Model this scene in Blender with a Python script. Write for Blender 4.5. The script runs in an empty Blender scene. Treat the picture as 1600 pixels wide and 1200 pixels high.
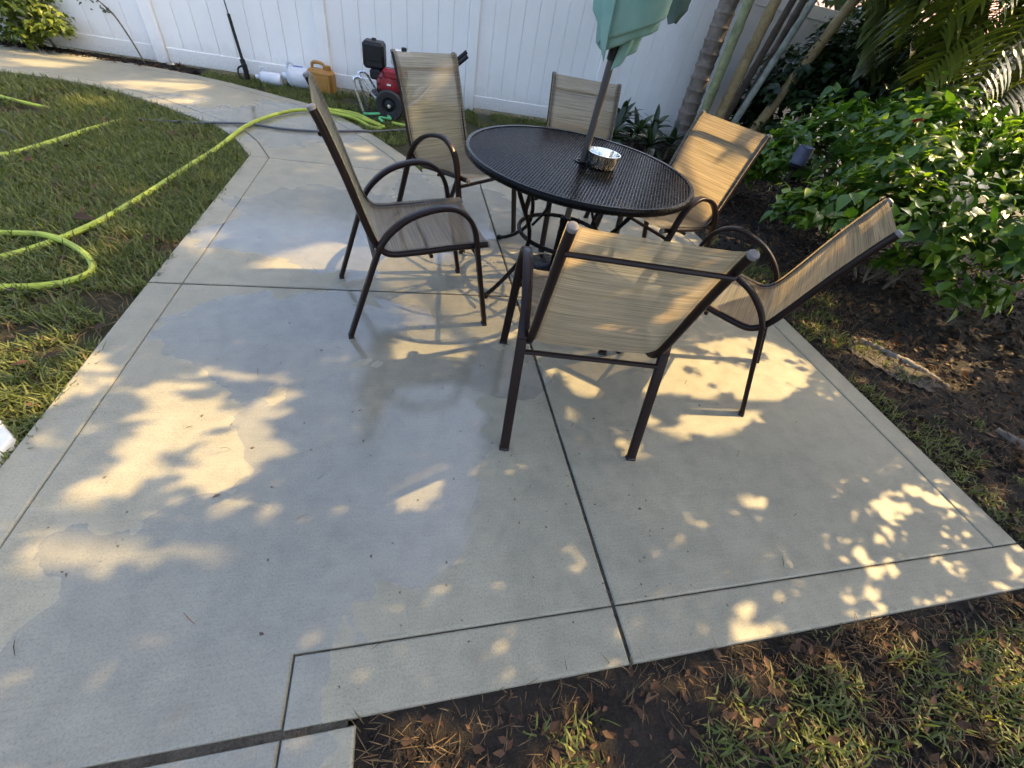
import bpy, math, random
import numpy as np
from mathutils import Vector, Matrix, Quaternion
R = math.radians
random.seed(7); rng = np.random.default_rng(7)
S = bpy.context.scene
COL = S.collection
# ------------------------------------------------------------------ camera
cam = bpy.data.cameras.new('camera'); cam_o = bpy.data.objects.new('camera', cam); COL.objects.link(cam_o)
cr, cu, cf = Vector((0.97163823, -0.17388739, 0.16025705)), Vector((0.01231565, 0.71399019, 0.70004738)), Vector((0.23615137, 0.67821913, -0.6958817))
m = Matrix.Identity(4)
for i in range(3):
    m[i][0], m[i][1], m[i][2] = cr[i], cu[i], -cf[i]
m[2][3] = 1.36
cam_o.matrix_world = m
cam.sensor_fit = 'HORIZONTAL'; cam.sensor_width = 36; cam.lens = 633.55 / 1600 * 36
cam.clip_start = 0.02; cam.clip_end = 2000
S.camera = cam_o
# ------------------------------------------------------------------ sky and sun
SUN_K = Vector((1.08, 0.13, 1.0))              # towards the sun
sun_el = math.atan2(1.0, math.hypot(1.08, 0.13)); sun_az = math.atan2(0.13, 1.08)
w = bpy.data.worlds.new('World'); S.world = w; w.use_nodes = True
nt = w.node_tree; bg = nt.nodes['Background']
sky = nt.nodes.new('ShaderNodeTexSky'); sky.sky_type = 'NISHITA'; sky.sun_disc = False
sky.sun_elevation = sun_el; sky.sun_rotation = math.pi / 2 - sun_az
sky.air_density = 0.8; sky.dust_density = 4.2; sky.ozone_density = 0.4
nt.links.new(sky.outputs[0], bg.inputs[0]); bg.inputs[1].default_value = 0.15
sl = bpy.data.lights.new('sun', 'SUN'); sl.energy = 3.4; sl.angle = R(0.5); sl.color = (1.0, 0.70, 0.33)
so = bpy.data.objects.new('sun', sl); COL.objects.link(so); so.location = (9, 1, 9)
so.rotation_euler = (-SUN_K).to_track_quat('-Z', 'Y').to_euler()
S.view_settings.view_transform = 'Standard'; S.view_settings.look = 'None'; S.view_settings.gamma = 1.0
S.view_settings.use_curve_mapping = False
S.view_settings.exposure = 2.2
S.cycles.max_bounces = 5; S.cycles.diffuse_bounces = 3; S.cycles.glossy_bounces = 2; S.cycles.transmission_bounces = 3; S.cycles.transparent_max_bounces = 8
S.cycles.use_adaptive_sampling = True; S.cycles.adaptive_threshold = 0.03; S.cycles.caustics_reflective = False; S.cycles.caustics_refractive = False
# ------------------------------------------------------------------ helpers
def link(name, data, parent=None):
    o = bpy.data.objects.new(name, data); COL.objects.link(o)
    if parent is not None: o.parent = parent
    return o
def tag(o, label=None, cat=None, group=None, kind=None):
    if label: o['label'] = label
    if cat: o['category'] = cat
    if group: o['group'] = group
    if kind: o['kind'] = kind
    return o
def empty(name, loc=(0, 0, 0), rz=0.0):
    o = link(name, None); o.location = loc; o.rotation_euler = (0, 0, rz); o.empty_display_size = .1
    return o
class MB:
    def __init__(s): s.v = []; s.f = []
    def add(s, v, f):
        b = len(s.v); s.v += [tuple(p) for p in v]; s.f += [tuple(i + b for i in q) for q in f]; return s
    def box(s, c, d, M=None):
        x, y, z = d[0] / 2, d[1] / 2, d[2] / 2
        v = [Vector((i * x, j * y, k * z)) for k in (-1, 1) for j in (-1, 1) for i in (-1, 1)]
        if M is not None: v = [M @ p for p in v]
        c = Vector(c); v = [p + c for p in v]
        return s.add(v, [(0, 2, 3, 1), (4, 5, 7, 6), (0, 1, 5, 4), (2, 6, 7, 3), (0, 4, 6, 2), (1, 3, 7, 5)])
    def rbox(s, c, d, b=.01, M=None):
        """box with bevelled edges"""
        x, y, z = d[0] / 2, d[1] / 2, d[2] / 2
        v = []; 
        import itertools
        idx = {}
        for sx, sy, sz in itertools.product((-1, 1), repeat=3):
            for a in range(3):
                p = [sx * (x - b), sy * (y - b), sz * (z - b)]
                p[a] = (sx * x, sy * y, sz * z)[a]
                idx[(sx, sy, sz, a)] = len(v); v.append(Vector(p))
        f = []
        for a in range(3):
            o1, o2 = (a + 1) % 3, (a + 2) % 3
            for sg in (-1, 1):
                q = []
                for t1, t2 in ((-1, -1), (1, -1), (1, 1), (-1, 1)):
                    k = [0, 0, 0]; k[a] = sg; k[o1] = t1; k[o2] = t2; q.append(idx[(*k, a)])
                f.append(tuple(q if sg > 0 else q[::-1]))
        for a in range(3):
            o1, o2 = (a + 1) % 3, (a + 2) % 3
            for t1 in (-1, 1):
                for t2 in (-1, 1):
                    k0 = [0] * 3; k1 = [0] * 3; k0[a] = -1; k1[a] = 1
                    for k in (k0, k1): k[o1] = t1; k[o2] = t2
                    q = [idx[(*k0, o1)], idx[(*k1, o1)], idx[(*k1, o2)], idx[(*k0, o2)]]
                    f.append(tuple(q))
        for sx, sy, sz in itertools.product((-1, 1), repeat=3):
            f.append(tuple(idx[(sx, sy, sz, a)] for a in range(3)))
        if M is not None: v = [M @ p for p in v]
        c = Vector(c)
        return s.add([p + c for p in v], f)
    def tube(s, pts, r, n=8, cap=True, flat=None, axis=None):
        """round tube along pts; flat=(a,b) with axis: rectangular band, a along axis, b across"""
        pts = [Vector(p) for p in pts]; N = len(pts); rs = r if isinstance(r, (list, tuple)) else [r] * N
        ref = None; V = []
        for i, p in enumerate(pts):
            t = (pts[min(i + 1, N - 1)] - pts[max(i - 1, 0)]).normalized()
            if axis is not None:
                a = Vector(axis).normalized(); b_ = t.cross(a).normalized()
            else:
                if ref is None: ref = Vector((0, 0, 1)) if abs(t.z) < .9 else Vector((1, 0, 0))
                a = (ref - t * ref.dot(t)).normalized(); ref = a; b_ = t.cross(a)
            if flat:
                A, B = flat; c_ = min(A, B) * .28
                ring = [(A, B - c_), (A - c_, B), (-A + c_, B), (-A, B - c_), (-A, -B + c_), (-A + c_, -B), (A - c_, -B), (A, -B + c_)]
                V += [p + a * u + b_ * w_ for u, w_ in ring]
            else:
                V += [p + (a * math.cos(2 * math.pi * k / n) + b_ * math.sin(2 * math.pi * k / n)) * rs[i] for k in range(n)]
        if flat: n = 8
        F = [(i * n + k, i * n + (k + 1) % n, (i + 1) * n + (k + 1) % n, (i + 1) * n + k) for i in range(N - 1) for k in range(n)]
        if cap: F += [tuple(range(n))[::-1], tuple((N - 1) * n + k for k in range(n))]
        return s.add(V, F)
    def lathe(s, prof, n=20, M=None, closed=False):
        V = []; N = len(prof)
        for r_, z in prof:
            for k in range(n):
                a = 2 * math.pi * k / n; p = Vector((r_ * math.cos(a), r_ * math.sin(a), z)); V.append(M @ p if M is not None else p)
        F = [(i * n + k, i * n + (k + 1) % n, (i + 1) * n + (k + 1) % n, (i + 1) * n + k) for i in range(N - 1) for k in range(n)]
        if not closed: F += [tuple(range(n))[::-1], tuple((N - 1) * n + k for k in range(n))]
        else: F += [((N - 1) * n + k, (N - 1) * n + (k + 1) % n, (k + 1) % n, k) for k in range(n)]
        return s.add(V, F)
    def build(s, name, mat, parent=None, smooth=True, angle=40):
        me = bpy.data.meshes.new(name); me.from_pydata(s.v, [], s.f); me.update()
        if mat: me.materials.append(mat)
        o = link(name, me, parent)
        if smooth: smooth_mesh(me, angle)
        return o
def smooth_mesh(me, angle=40):
    me.polygons.foreach_set('use_smooth', [True] * len(me.polygons))
    try: me.set_sharp_from_angle(angle=R(angle))
    except Exception: pass
def npmesh(name, V, F, mat, parent=None, attrs=None, smooth=False):
    """V (n,3), F (m,k) uniform polygons"""
    me = bpy.data.meshes.new(name); n, k = F.shape
    me.vertices.add(len(V)); me.vertices.foreach_set('co', np.ascontiguousarray(V, dtype=np.float32).ravel())
    me.loops.add(n * k); me.loops.foreach_set('vertex_index', F.astype(np.int32).ravel())
    me.polygons.add(n); me.polygons.foreach_set('loop_start', np.arange(0, n * k, k, dtype=np.int32))
    me.polygons.foreach_set('loop_total', np.full(n, k, dtype=np.int32))
    me.update(calc_edges=True); me.validate()
    for an, av in (attrs or {}).items():
        at = me.attributes.new(an, 'FLOAT', 'POINT'); at.data.foreach_set('value', np.asarray(av, dtype=np.float32))
    if mat: me.materials.append(mat)
    if smooth: me.polygons.foreach_set('use_smooth', [True] * len(me.polygons))
    return link(name, me, parent)
def crom(pts, per=6):
    pts = [Vector(p) for p in pts]; out = []
    P = [2 * pts[0] - pts[1]] + pts + [2 * pts[-1] - pts[-2]]
    for i in range(1, len(P) - 2):
        a, b, c, d = P[i - 1:i + 3]
        for k in range(per):
            t = k / per
            out.append(.5 * ((2 * b) + (c - a) * t + (2 * a - 5 * b + 4 * c - d) * t * t + (3 * b - a - 3 * c + d) * t ** 3))
    out.append(pts[-1]); return out
def inpoly(px, py, poly):
    px = np.asarray(px); py = np.asarray(py); ins = np.zeros(px.shape, bool); n = len(poly)
    for i in range(n):
        x1, y1 = poly[i]; x2, y2 = poly[(i + 1) % n]
        c = ((y1 > py) != (y2 > py)) & (px < (x2 - x1) * (py - y1) / ((y2 - y1) + 1e-12) + x1)
        ins ^= c
    return ins
def vnoise(x, y, sc, seed=0):
    """smooth value noise 0..1"""
    g = np.random.default_rng(seed).random((64, 64)); x = np.asarray(x) * sc + 1000; y = np.asarray(y) * sc + 1000
    xi = np.floor(x).astype(int); yi = np.floor(y).astype(int); fx = x - xi; fy = y - yi
    fx = fx * fx * (3 - 2 * fx); fy = fy * fy * (3 - 2 * fy); q = lambda a, b: g[a % 64, b % 64]
    return (q(xi, yi) * (1 - fx) + q(xi + 1, yi) * fx) * (1 - fy) + (q(xi, yi + 1) * (1 - fx) + q(xi + 1, yi + 1) * fx) * fy
# ------------------------------------------------------------------ materials
def newmat(name):
    mt = bpy.data.materials.new(name); mt.use_nodes = True; n = mt.node_tree
    return mt, n, n.nodes['Principled BSDF'], n.nodes['Material Output']
def N(n, t, **kw):
    x = n.nodes.new('ShaderNode' + t)
    for k, v in kw.items(): setattr(x, k, v)
    return x
def ramp(n, fac, stops):
    r_ = N(n, 'ValToRGB'); e = r_.color_ramp.elements
    while len(e) < len(stops): e.new(0.5)
    for el, (p, c) in zip(e, stops): el.position = p; el.color = (*c, 1) if len(c) == 3 else c
    n.links.new(fac, r_.inputs[0]); return r_.outputs[0]
def noise(n, vec, scale, detail=3, rough=.55, dist=0):
    x = N(n, 'TexNoise'); x.inputs['Scale'].default_value = scale; x.inputs['Detail'].default_value = detail
    x.inputs['Roughness'].default_value = rough; x.inputs['Distortion'].default_value = dist
    if vec is not None: n.links.new(vec, x.inputs['Vector'])
    return x.outputs['Fac']
def pos(n): return N(n, 'NewGeometry').outputs['Position']
def mth(n, op, a, b=None, c=None, clamp=False):
    x = N(n, 'Math', operation=op, use_clamp=clamp)
    for i, q in enumerate((a, b, c)):
        if q is None: continue
        if isinstance(q, (int, float)): x.inputs[i].default_value = q
        else: n.links.new(q, x.inputs[i])
    return x.outputs[0]
def mixc(n, fac, a, b, mode='MIX'):
    x = N(n, 'MixRGB', blend_type=mode)
    for i, q in enumerate((fac, a, b)):
        if isinstance(q, (int, float)): x.inputs[i].default_value = q
        elif isinstance(q, tuple): x.inputs[i].default_value = (*q, 1)
        else: n.links.new(q, x.inputs[i])
    return x.outputs[0]
def bump(n, bs, h, strength=.3, dist=.01):
    b = N(n, 'Bump'); b.inputs['Strength'].default_value = strength; b.inputs['Distance'].default_value = dist
    n.links.new(h, b.inputs['Height']); n.links.new(b.outputs[0], bs.inputs['Normal'])
def plain(name, col, rough=.5, metal=0, var=.15, sc=8, spec=.5, bmp=0, bsc=60):
    mt, n, b, o = newmat(name); p = pos(n)
    lo = tuple(c * (1 - var) for c in col); hi = tuple(min(1, c * (1 + var)) for c in col)
    n.links.new(ramp(n, noise(n, p, sc, 4), [(.3, lo), (.7, hi)]), b.inputs['Base Color'])
    r_ = mth(n, 'MULTIPLY_ADD', noise(n, p, sc * 4, 3), .25, rough - .12, clamp=True)
    n.links.new(r_, b.inputs['Roughness']); b.inputs['Metallic'].default_value = metal
    b.inputs['Specular IOR Level'].default_value = spec
    if bmp: bump(n, b, noise(n, p, bsc, 4), bmp, .005)
    return mt
def leafmat(name, c_lo, c_hi, trans=.35, rough=.4, tcol=None, spec=.5):
    """leaf: diffuse + gloss + light through it; 'tint' attribute varies each leaf"""
    mt, n, b, o = newmat(name)
    at = N(n, 'Attribute', attribute_name='tint').outputs['Fac']
    oi = N(n, 'ObjectInfo').outputs['Random']
    f = mth(n, 'FRACT', mth(n, 'ADD', at, oi))
    col = ramp(n, f, [(0, c_lo), (1, c_hi)])
    col = mixc(n, mth(n, 'MULTIPLY', noise(n, pos(n), 18, 3), .5), col, tuple(.55 * c for c in c_lo))
    n.links.new(col, b.inputs['Base Color']); b.inputs['Roughness'].default_value = rough
    b.inputs['Specular IOR Level'].default_value = spec
    tr = N(n, 'BsdfTranslucent'); tc = mixc(n, 1.0, col, tcol or (1.7, 1.8, .7), 'MULTIPLY'); n.links.new(tc, tr.inputs[0])
    mx = N(n, 'MixShader'); mx.inputs[0].default_value = trans
    n.links.new(b.outputs[0], mx.inputs[1]); n.links.new(tr.outputs[0], mx.inputs[2]); n.links.new(mx.outputs[0], o.inputs[0])
    return mt
M = {}
def concrete():
    mt, n, b, o = newmat('concrete'); p = pos(n)
    oi = N(n, 'ObjectInfo').outputs['Random']
    big = noise(n, p, 1.1, 5, .6, .4); mid = noise(n, p, 7, 6, .65); fine = noise(n, p, 170, 4, .75); grit = noise(n, p, 90, 4, .7)
    col = ramp(n, big, [(.28, (.202, .192, .143)), (.5, (.252, .238, .176)), (.72, (.30, .276, .194))])
    col = mixc(n, .42, col, ramp(n, mid, [(.3, (.175, .167, .128)), (.7, (.30, .28, .208))]))
    col = mixc(n, .5, col, ramp(n, fine, [(.32, (.45, .45, .45)), (.50, (1, 1, 1)), (.70, (1.22, 1.22, 1.2))]), 'MULTIPLY')
    bm2 = N(n, 'Mapping'); bm2.inputs['Scale'].default_value = (6, 160, 1); n.links.new(p, bm2.inputs['Vector'])
    broom = noise(n, bm2.outputs[0], 1.0, 3, .6)
    col = mixc(n, .2, col, ramp(n, broom, [(.3, (.72, .72, .72)), (.7, (1.18, 1.18, 1.18))]), 'MULTIPLY')
    blot = noise(n, p, 14, 5, .7, .8)
    col = mixc(n, .24, col, ramp(n, blot, [(.34, (.70, .69, .66)), (.5, (1, 1, 1)), (.68, (1.12, 1.11, 1.08))]), 'MULTIPLY')
    # dirt speckle
    sp = N(n, 'TexVoronoi'); sp.inputs['Scale'].default_value = 26; n.links.new(p, sp.inputs['Vector'])
    spk = mth(n, 'LESS_THAN', sp.outputs['Distance'], mth(n, 'MULTIPLY', mth(n, 'GREATER_THAN', noise(n, p, 5, 2), .60), .09))
    col = mixc(n, mth(n, 'MULTIPLY', spk, .5), col, (.12, .11, .10))
    st = noise(n, p, 2.3, 6, .7, 1.2)
    col = mixc(n, mth(n, 'MULTIPLY', ramp(n, st, [(.58, (0, 0, 0)), (.72, (1, 1, 1))]), .28), col, (.12, .114, .10))
    # wet film left by the washing: patches with their own outline
    sx = N(n, 'SeparateXYZ'); n.links.new(p, sx.inputs[0])
    wob = mth(n, 'MULTIPLY_ADD', noise(n, p, 2.4, 4, .5, .6), 1.9, -.95)
    wet = None
    for cx, cy, rx, ry in ((-.45, 2.9, .78, .62), (-.55, 1.72, .62, .34), (-.15, 1.0, .5, .55), (-.55, .45, .45, .4), (.25, 3.3, .6, .6), (.25, 1.45, .35, .25), (-1.3, 5.0, .9, .7)):
        dx = mth(n, 'DIVIDE', mth(n, 'SUBTRACT', sx.outputs[0], cx), rx); dy = mth(n, 'DIVIDE', mth(n, 'SUBTRACT', sx.outputs[1], cy), ry)
        d = mth(n, 'SUBTRACT', 1, mth(n, 'SQRT', mth(n, 'ADD', mth(n, 'MULTIPLY', dx, dx), mth(n, 'MULTIPLY', dy, dy))))
        wet = d if wet is None else mth(n, 'MAXIMUM', wet, d)
    wet = mth(n, 'ADD', wet, wob)
    wet = ramp(n, wet, [(.0, (0, 0, 0)), (.03, (.8, .8, .8)), (.25, (1, 1, 1))])
    wetf = mth(n, 'MULTIPLY', wet, 1.0)
    col = mixc(n, mth(n, 'MULTIPLY', wetf, .75), col, mixc(n, 1.0, col, (.60, .63, .66), 'MULTIPLY'))
    n.links.new(col, b.inputs['Base Color'])
    rg = mth(n, 'MULTIPLY_ADD', wetf, -.42, mth(n, 'MULTIPLY_ADD', mid, .22, .40))
    n.links.new(rg, b.inputs['Roughness']); n.links.new(mth(n, 'MULTIPLY_ADD', wetf, .75, .2), b.inputs['Specular IOR Level'])
    h = mth(n, 'ADD', mth(n, 'MULTIPLY', fine, .5), mth(n, 'ADD', grit, mth(n, 'MULTIPLY', mid, .8)))
    bp = N(n, 'Bump'); bp.inputs['Distance'].default_value = .004; n.links.new(h, bp.inputs['Height'])
    n.links.new(mth(n, 'MULTIPLY_ADD', wetf, -.15, .22), bp.inputs['Strength']); n.links.new(bp.outputs[0], b.inputs['Normal'])
    return mt
M['concrete'] = concrete()
def soil(name, cols, sc=14):
    mt, n, b, o = newmat(name); p = pos(n)
    col = ramp(n, noise(n, p, sc, 8, .7, .3), [(.25, cols[0]), (.5, cols[1]), (.75, cols[2])])
    col = mixc(n, .6, col, ramp(n, noise(n, p, 160, 4, .7), [(.3, (.45, .45, .45)), (.7, (1.3, 1.3, 1.3))]), 'MULTIPLY')
    n.links.new(col, b.inputs['Base Color']); b.inputs['Roughness'].default_value = .9; b.inputs['Specular IOR Level'].default_value = .2
    bump(n, b, mth(n, 'ADD', noise(n, p, 40, 6, .7), noise(n, p, 150, 4, .7)), .9, .02)
    return mt
M['soil'] = soil('soil', ((.012, .0095, .0075), (.026, .021, .0165), (.045, .037, .029)))
M['lawn'] = soil('lawn_soil', ((.035, .04, .015), (.06, .055, .028), (.09, .08, .04)), 5)
M['joint'] = soil('joint_dirt', ((.025, .022, .017), (.07, .063, .05), (.13, .12, .095)), 20)
M['vinyl'] = plain('white_vinyl', (.86, .835, .785), .38, var=.03, sc=3)
def vinyl():
    mt, n, b, o = newmat('white_vinyl'); p = pos(n); sx = N(n, 'SeparateXYZ'); n.links.new(p, sx.inputs[0])
    col = ramp(n, noise(n, p, 3, 4), [(.3, (.83, .81, .765)), (.7, (.88, .86, .815))])
    d = mth(n, 'MULTIPLY', mth(n, 'SUBTRACT', 1, mth(n, 'DIVIDE', sx.outputs[2], mth(n, 'MULTIPLY_ADD', noise(n, p, 6, 5, .7), .5, .02)), clamp=True), .75, clamp=True)
    col = mixc(n, mth(n, 'MULTIPLY', d, noise(n, p, 40, 4, .7)), col, (.20, .17, .11))
    n.links.new(col, b.inputs['Base Color']); b.inputs['Roughness'].default_value = .4; return mt
M['vinyl'] = vinyl()
M['bronze'] = plain('bronze_powder_coat', (.0125, .0058, .0048), .36, var=.2, sc=14, spec=.22, bmp=.05, bsc=400)
M['cap'] = plain('pale_plastic_cap', (.15, .137, .128), .5, var=.12, sc=30)
M['iron'] = plain('black_wrought_iron', (.0035, .0035, .0038), .27, var=.3, sc=20, spec=.09, bmp=.08, bsc=200)
M['pole'] = plain('grey_bronze_pole', (.045, .04, .037), .42, var=.12, sc=10)
M['chrome'] = plain('steel_bowl_metal', (.75, .74, .70), .17, 1.0, var=.08, sc=20)
M['tube_steel'] = plain('washer_chrome_tube', (.62, .62, .62), .28, .9, var=.1, sc=20)
M['black'] = plain('black_plastic', (.010, .010, .011), .45, spec=.3, var=.25, sc=20)
M['rubber'] = plain('black_rubber', (.015, .015, .015), .7, var=.3, sc=40, bmp=.2, bsc=80)
M['red'] = plain('red_engine_paint', (.24, .010, .018), .3, var=.15, sc=15)
M['tank'] = plain('white_engine_tank', (.72, .71, .68), .3, var=.06, sc=12)
M['jug'] = plain('white_jug_plastic', (.55, .57, .60), .45, var=.05, sc=8)
M['gold'] = plain('mustard_fuel_can_plastic', (.34, .16, .028), .45, var=.12, sc=9, bmp=.05)
M['blue'] = plain('blue_label', (.06, .12, .4), .5, var=.1)
M['hose'] = plain('lime_hose_rubber', (.27, .33, .03), .5, var=.25, sc=9, bmp=.06, bsc=200)
M['greyhose'] = plain('grey_hose_rubber', (.065, .07, .08), .5, var=.15, sc=10)
M['greenrag'] = plain('green_strap', (.10, .42, .16), .6, var=.2, sc=20)
M['slate'] = plain('slate_blue_glaze', (.09, .10, .16), .35, var=.2, sc=14)
M['pale_stone'] = plain('pale_step_stone', (.62, .60, .53), .7, var=.08, sc=10, bmp=.15)
M['red_petal'] = plain('red_petal', (.55, .01, .015), .5, var=.2, sc=30)
def bark(name, c1, c2, ring=9., green=None):
    mt, n, b, o = newmat(name); p = pos(n)
    tc = N(n, 'TexCoord').outputs['Object']
    sx = N(n, 'SeparateXYZ'); n.links.new(tc, sx.inputs[0])
    col = ramp(n, noise(n, p, 16, 6, .7, .5), [(.3, c1), (.7, c2)])
    col = mixc(n, mth(n, 'MULTIPLY', ramp(n, noise(n, p, 5, 4, .6), [(.5, (0, 0, 0)), (.65, (1, 1, 1))]), .5), col, tuple(.5 * c for c in c1))
    n.links.new(col, b.inputs['Base Color']); b.inputs['Roughness'].default_value = .8
    bump(n, b, mth(n, 'ADD', noise(n, p, 60, 5, .7), noise(n, p, 20, 4)), .5, .012)
    return mt
M['palm_bark'] = bark('palm_bark', (.13, .098, .072), (.27, .215, .165))
M['cane_green'] = bark('green_cane', (.16, .17, .07), (.33, .33, .17))
M['cane_tan'] = bark('tan_cane', (.22, .15, .06), (.40, .29, .14))
M['cane_grey'] = bark('grey_cane', (.20, .21, .16), (.42, .43, .35))
M['cane_dark'] = bark('dark_cane', (.06, .04, .026), (.13, .095, .065))
M['twig'] = bark('twig_bark', (.10, .075, .05), (.2, .16, .11))
M['log'] = bark('weathered_log', (.08, .065, .05), (.22, .19, .155))
M['hib'] = leafmat('hibiscus_leaf', (.030, .085, .010), (.10, .19, .022), .34, .38, spec=.5)
M['hib_new'] = leafmat('young_hibiscus_leaf', (.10, .19, .015), (.22, .32, .03), .40, .30, spec=.6)
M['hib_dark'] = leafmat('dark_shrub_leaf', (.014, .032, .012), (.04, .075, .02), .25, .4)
M['brom'] = leafmat('strap_leaf', (.015, .03, .014), (.05, .08, .028), .2, .33)
M['palm'] = leafmat('palm_leaflet', (.085, .115, .028), (.21, .24, .06), .30, .38)
M['palm_y'] = leafmat('palm_leaflet_sunny', (.12, .155, .022), (.27, .29, .05), .45, .40)  # backlit look put into the colour: yellower and brighter than palm_leaflet
M['yel'] = leafmat('yellow_green_leaf', (.09, .13, .02), (.22, .26, .04), .4, .45)
M['canopy'] = plain('tree_leaf', (.05, .085, .02), .5, var=.4, sc=3)
M['grass'] = leafmat('grass_blade', (.058, .08, .018), (.19, .205, .06), .35, .5, spec=.3)
M['straw'] = leafmat('dry_grass', (.07, .045, .022), (.22, .155, .08), .25, .7, (1.2, 1.0, .7), spec=.2)
M['dead'] = leafmat('dead_leaf', (.03, .017, .010), (.145, .075, .038), .15, .7, (1.3, .9, .5), spec=.25)
def fabric():
    mt, n, b, o = newmat('sling_fabric')
    uv = N(n, 'UVMap').outputs[0]; sx = N(n, 'SeparateXYZ'); n.links.new(uv, sx.inputs[0]); u, v = sx.outputs[0], sx.outputs[1]
    oi = N(n, 'ObjectInfo').outputs['Random']
    cb = N(n, 'CombineXYZ'); n.links.new(mth(n, 'MULTIPLY', u, 1.4), cb.inputs[0]); n.links.new(mth(n, 'MULTIPLY', v, 280.), cb.inputs[1]); n.links.new(mth(n, 'MULTIPLY', oi, 30), cb.inputs[2])
    s1 = noise(n, cb.outputs[0], 1.0, 3, .7)
    cb2 = N(n, 'CombineXYZ'); n.links.new(mth(n, 'MULTIPLY', u, 1.2), cb2.inputs[0]); n.links.new(mth(n, 'MULTIPLY', v, 75.), cb2.inputs[1]); n.links.new(mth(n, 'MULTIPLY', oi, 17), cb2.inputs[2])
    s2 = noise(n, cb2.outputs[0], 1.0, 3, .6)
    col = ramp(n, s1, [(.30, (.07, .067, .057)), (.48, (.155, .149, .127)), (.68, (.27, .262, .228))])
    col = mixc(n, .28, col, ramp(n, s2, [(.3, (.105, .10, .084)), (.7, (.22, .21, .182))]))
    wv = noise(n, uv, 420, 2); col = mixc(n, .5, col, ramp(n, wv, [(.3, (.7, .7, .7)), (.7, (1.15, 1.15, 1.15))]), 'MULTIPLY')
    ed = mth(n, 'ABSOLUTE', mth(n, 'SUBTRACT', u, .5))
    hem = mth(n, 'MULTIPLY', mth(n, 'GREATER_THAN', ed, .425), mth(n, 'LESS_THAN', ed, .44))
    col = mixc(n, mth(n, 'MULTIPLY', hem, .45), col, (.10, .08, .06))
    n.links.new(col, b.inputs['Base Color']); b.inputs['Roughness'].default_value = .7; b.inputs['Specular IOR Level'].default_value = .3
    bump(n, b, mth(n, 'ADD', s1, wv), .35, .002)
    tr = N(n, 'BsdfTranslucent'); n.links.new(mixc(n, 1., col, (3.6, 2.85, 1.75), 'MULTIPLY'), tr.inputs[0])
    mx = N(n, 'MixShader'); mx.inputs[0].default_value = .5; n.links.new(b.outputs[0], mx.inputs[1]); n.links.new(tr.outputs[0], mx.inputs[2])
    tp = N(n, 'BsdfTransparent'); m2 = N(n, 'MixShader'); m2.inputs[0].default_value = .18
    n.links.new(mx.outputs[0], m2.inputs[1]); n.links.new(tp.outputs[0], m2.inputs[2]); n.links.new(m2.outputs[0], o.inputs[0])
    return mt
M['fabric'] = fabric()
def cloth(name, c1, c2):
    mt, n, b, o = newmat(name); p = pos(n)
    col = ramp(n, noise(n, p, 7, 5, .6), [(.3, c1), (.7, c2)]); n.links.new(col, b.inputs['Base Color']); b.inputs['Roughness'].default_value = .8
    bump(n, b, noise(n, p, 500, 2), .15, .002)
    tr = N(n, 'BsdfTranslucent'); n.links.new(col, tr.inputs[0]); mx = N(n, 'MixShader'); mx.inputs[0].default_value = .2
    n.links.new(b.outputs[0], mx.inputs[1]); n.links.new(tr.outputs[0], mx.inputs[2]); n.links.new(mx.outputs[0], o.inputs[0])
    return mt
M['teal'] = cloth('seafoam_umbrella_cloth', (.20, .385, .315), (.30, .48, .40))

# ================================================================== THE SETTING
ZG = -.035
# ground sheet to the horizon, finely divided near the patio
def ground():
    xs = np.unique(np.concatenate([np.linspace(-400, -8, 8), np.linspace(-8, 12, 110), np.linspace(12, 400, 8)]))
    ys = np.unique(np.concatenate([np.linspace(-400, -3, 8), np.linspace(-3, 11, 80), np.linspace(11, 400, 8)]))
    X, Y = np.meshgrid(xs, ys); near = (np.abs(X - 2) < 9) & (np.abs(Y - 4) < 7)
    Z = ZG + np.where(near, (vnoise(X, Y, 1.3, 3) - .5) * .02 - .006, -.01)
    V = np.stack([X.ravel(), Y.ravel(), Z.ravel()], 1); nx = len(xs); ny = len(ys)
    i, j = np.meshgrid(np.arange(nx - 1), np.arange(ny - 1)); a = (j * nx + i).ravel()
    F = np.stack([a, a + 1, a + nx + 1, a + nx], 1)
    o = npmesh('ground', V, F, M['lawn'], smooth=True); tag(o, kind='structure', label='grassy earth of the back yard')
ground()
def sheet(name, poly, z, mat, label, n=.09, amp=.02):
    px = [q[0] for q in poly]; py = [q[1] for q in poly]
    xs = np.arange(min(px), max(px) + n, n); ys = np.arange(min(py), max(py) + n, n)
    X, Y = np.meshgrid(xs, ys); Z = z + (vnoise(X, Y, 4, 5) - .5) * amp + (vnoise(X, Y, 11, 9) - .5) * amp * .7
    V = np.stack([X.ravel(), Y.ravel(), Z.ravel()], 1); nx = len(xs)
    i, j = np.meshgrid(np.arange(nx - 1), np.arange(len(ys) - 1)); a = (j * nx + i).ravel()
    c = inpoly(X.ravel()[a] + n / 2, Y.ravel()[a] + n / 2, poly); a = a[c]
    o = npmesh(name, V, np.stack([a, a + 1, a + nx + 1, a + nx], 1), mat, smooth=True); tag(o, label, kind='structure'); return o
BED = [(2.5, -1.2), (9.5, -1.2), (9.5, 6.8), (1.9, 6.8), (2.2, 5.2), (2.5, 4.3)]
sheet('garden_bed', BED, ZG + .012, M['soil'], 'dark mulched planting bed along the right of the patio')
sheet('garden_bed', [(-.16, -1.2), (2.5, -1.2), (2.5, .25), (-.16, .25)], ZG + .012, M['soil'], 'bare dark soil strip in front of the patio edge', .06)
sheet('garden_bed', [(-6, 6.5), (-2.6, 6.4), (-2.4, 6.82), (-6, 6.82)], ZG + .022, M['soil'], 'narrow dark mulch strip between path and fence', .06)
M['sand'] = soil('pale_sand', ((.05, .042, .033), (.11, .097, .08), (.19, .17, .145)), 22)
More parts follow.
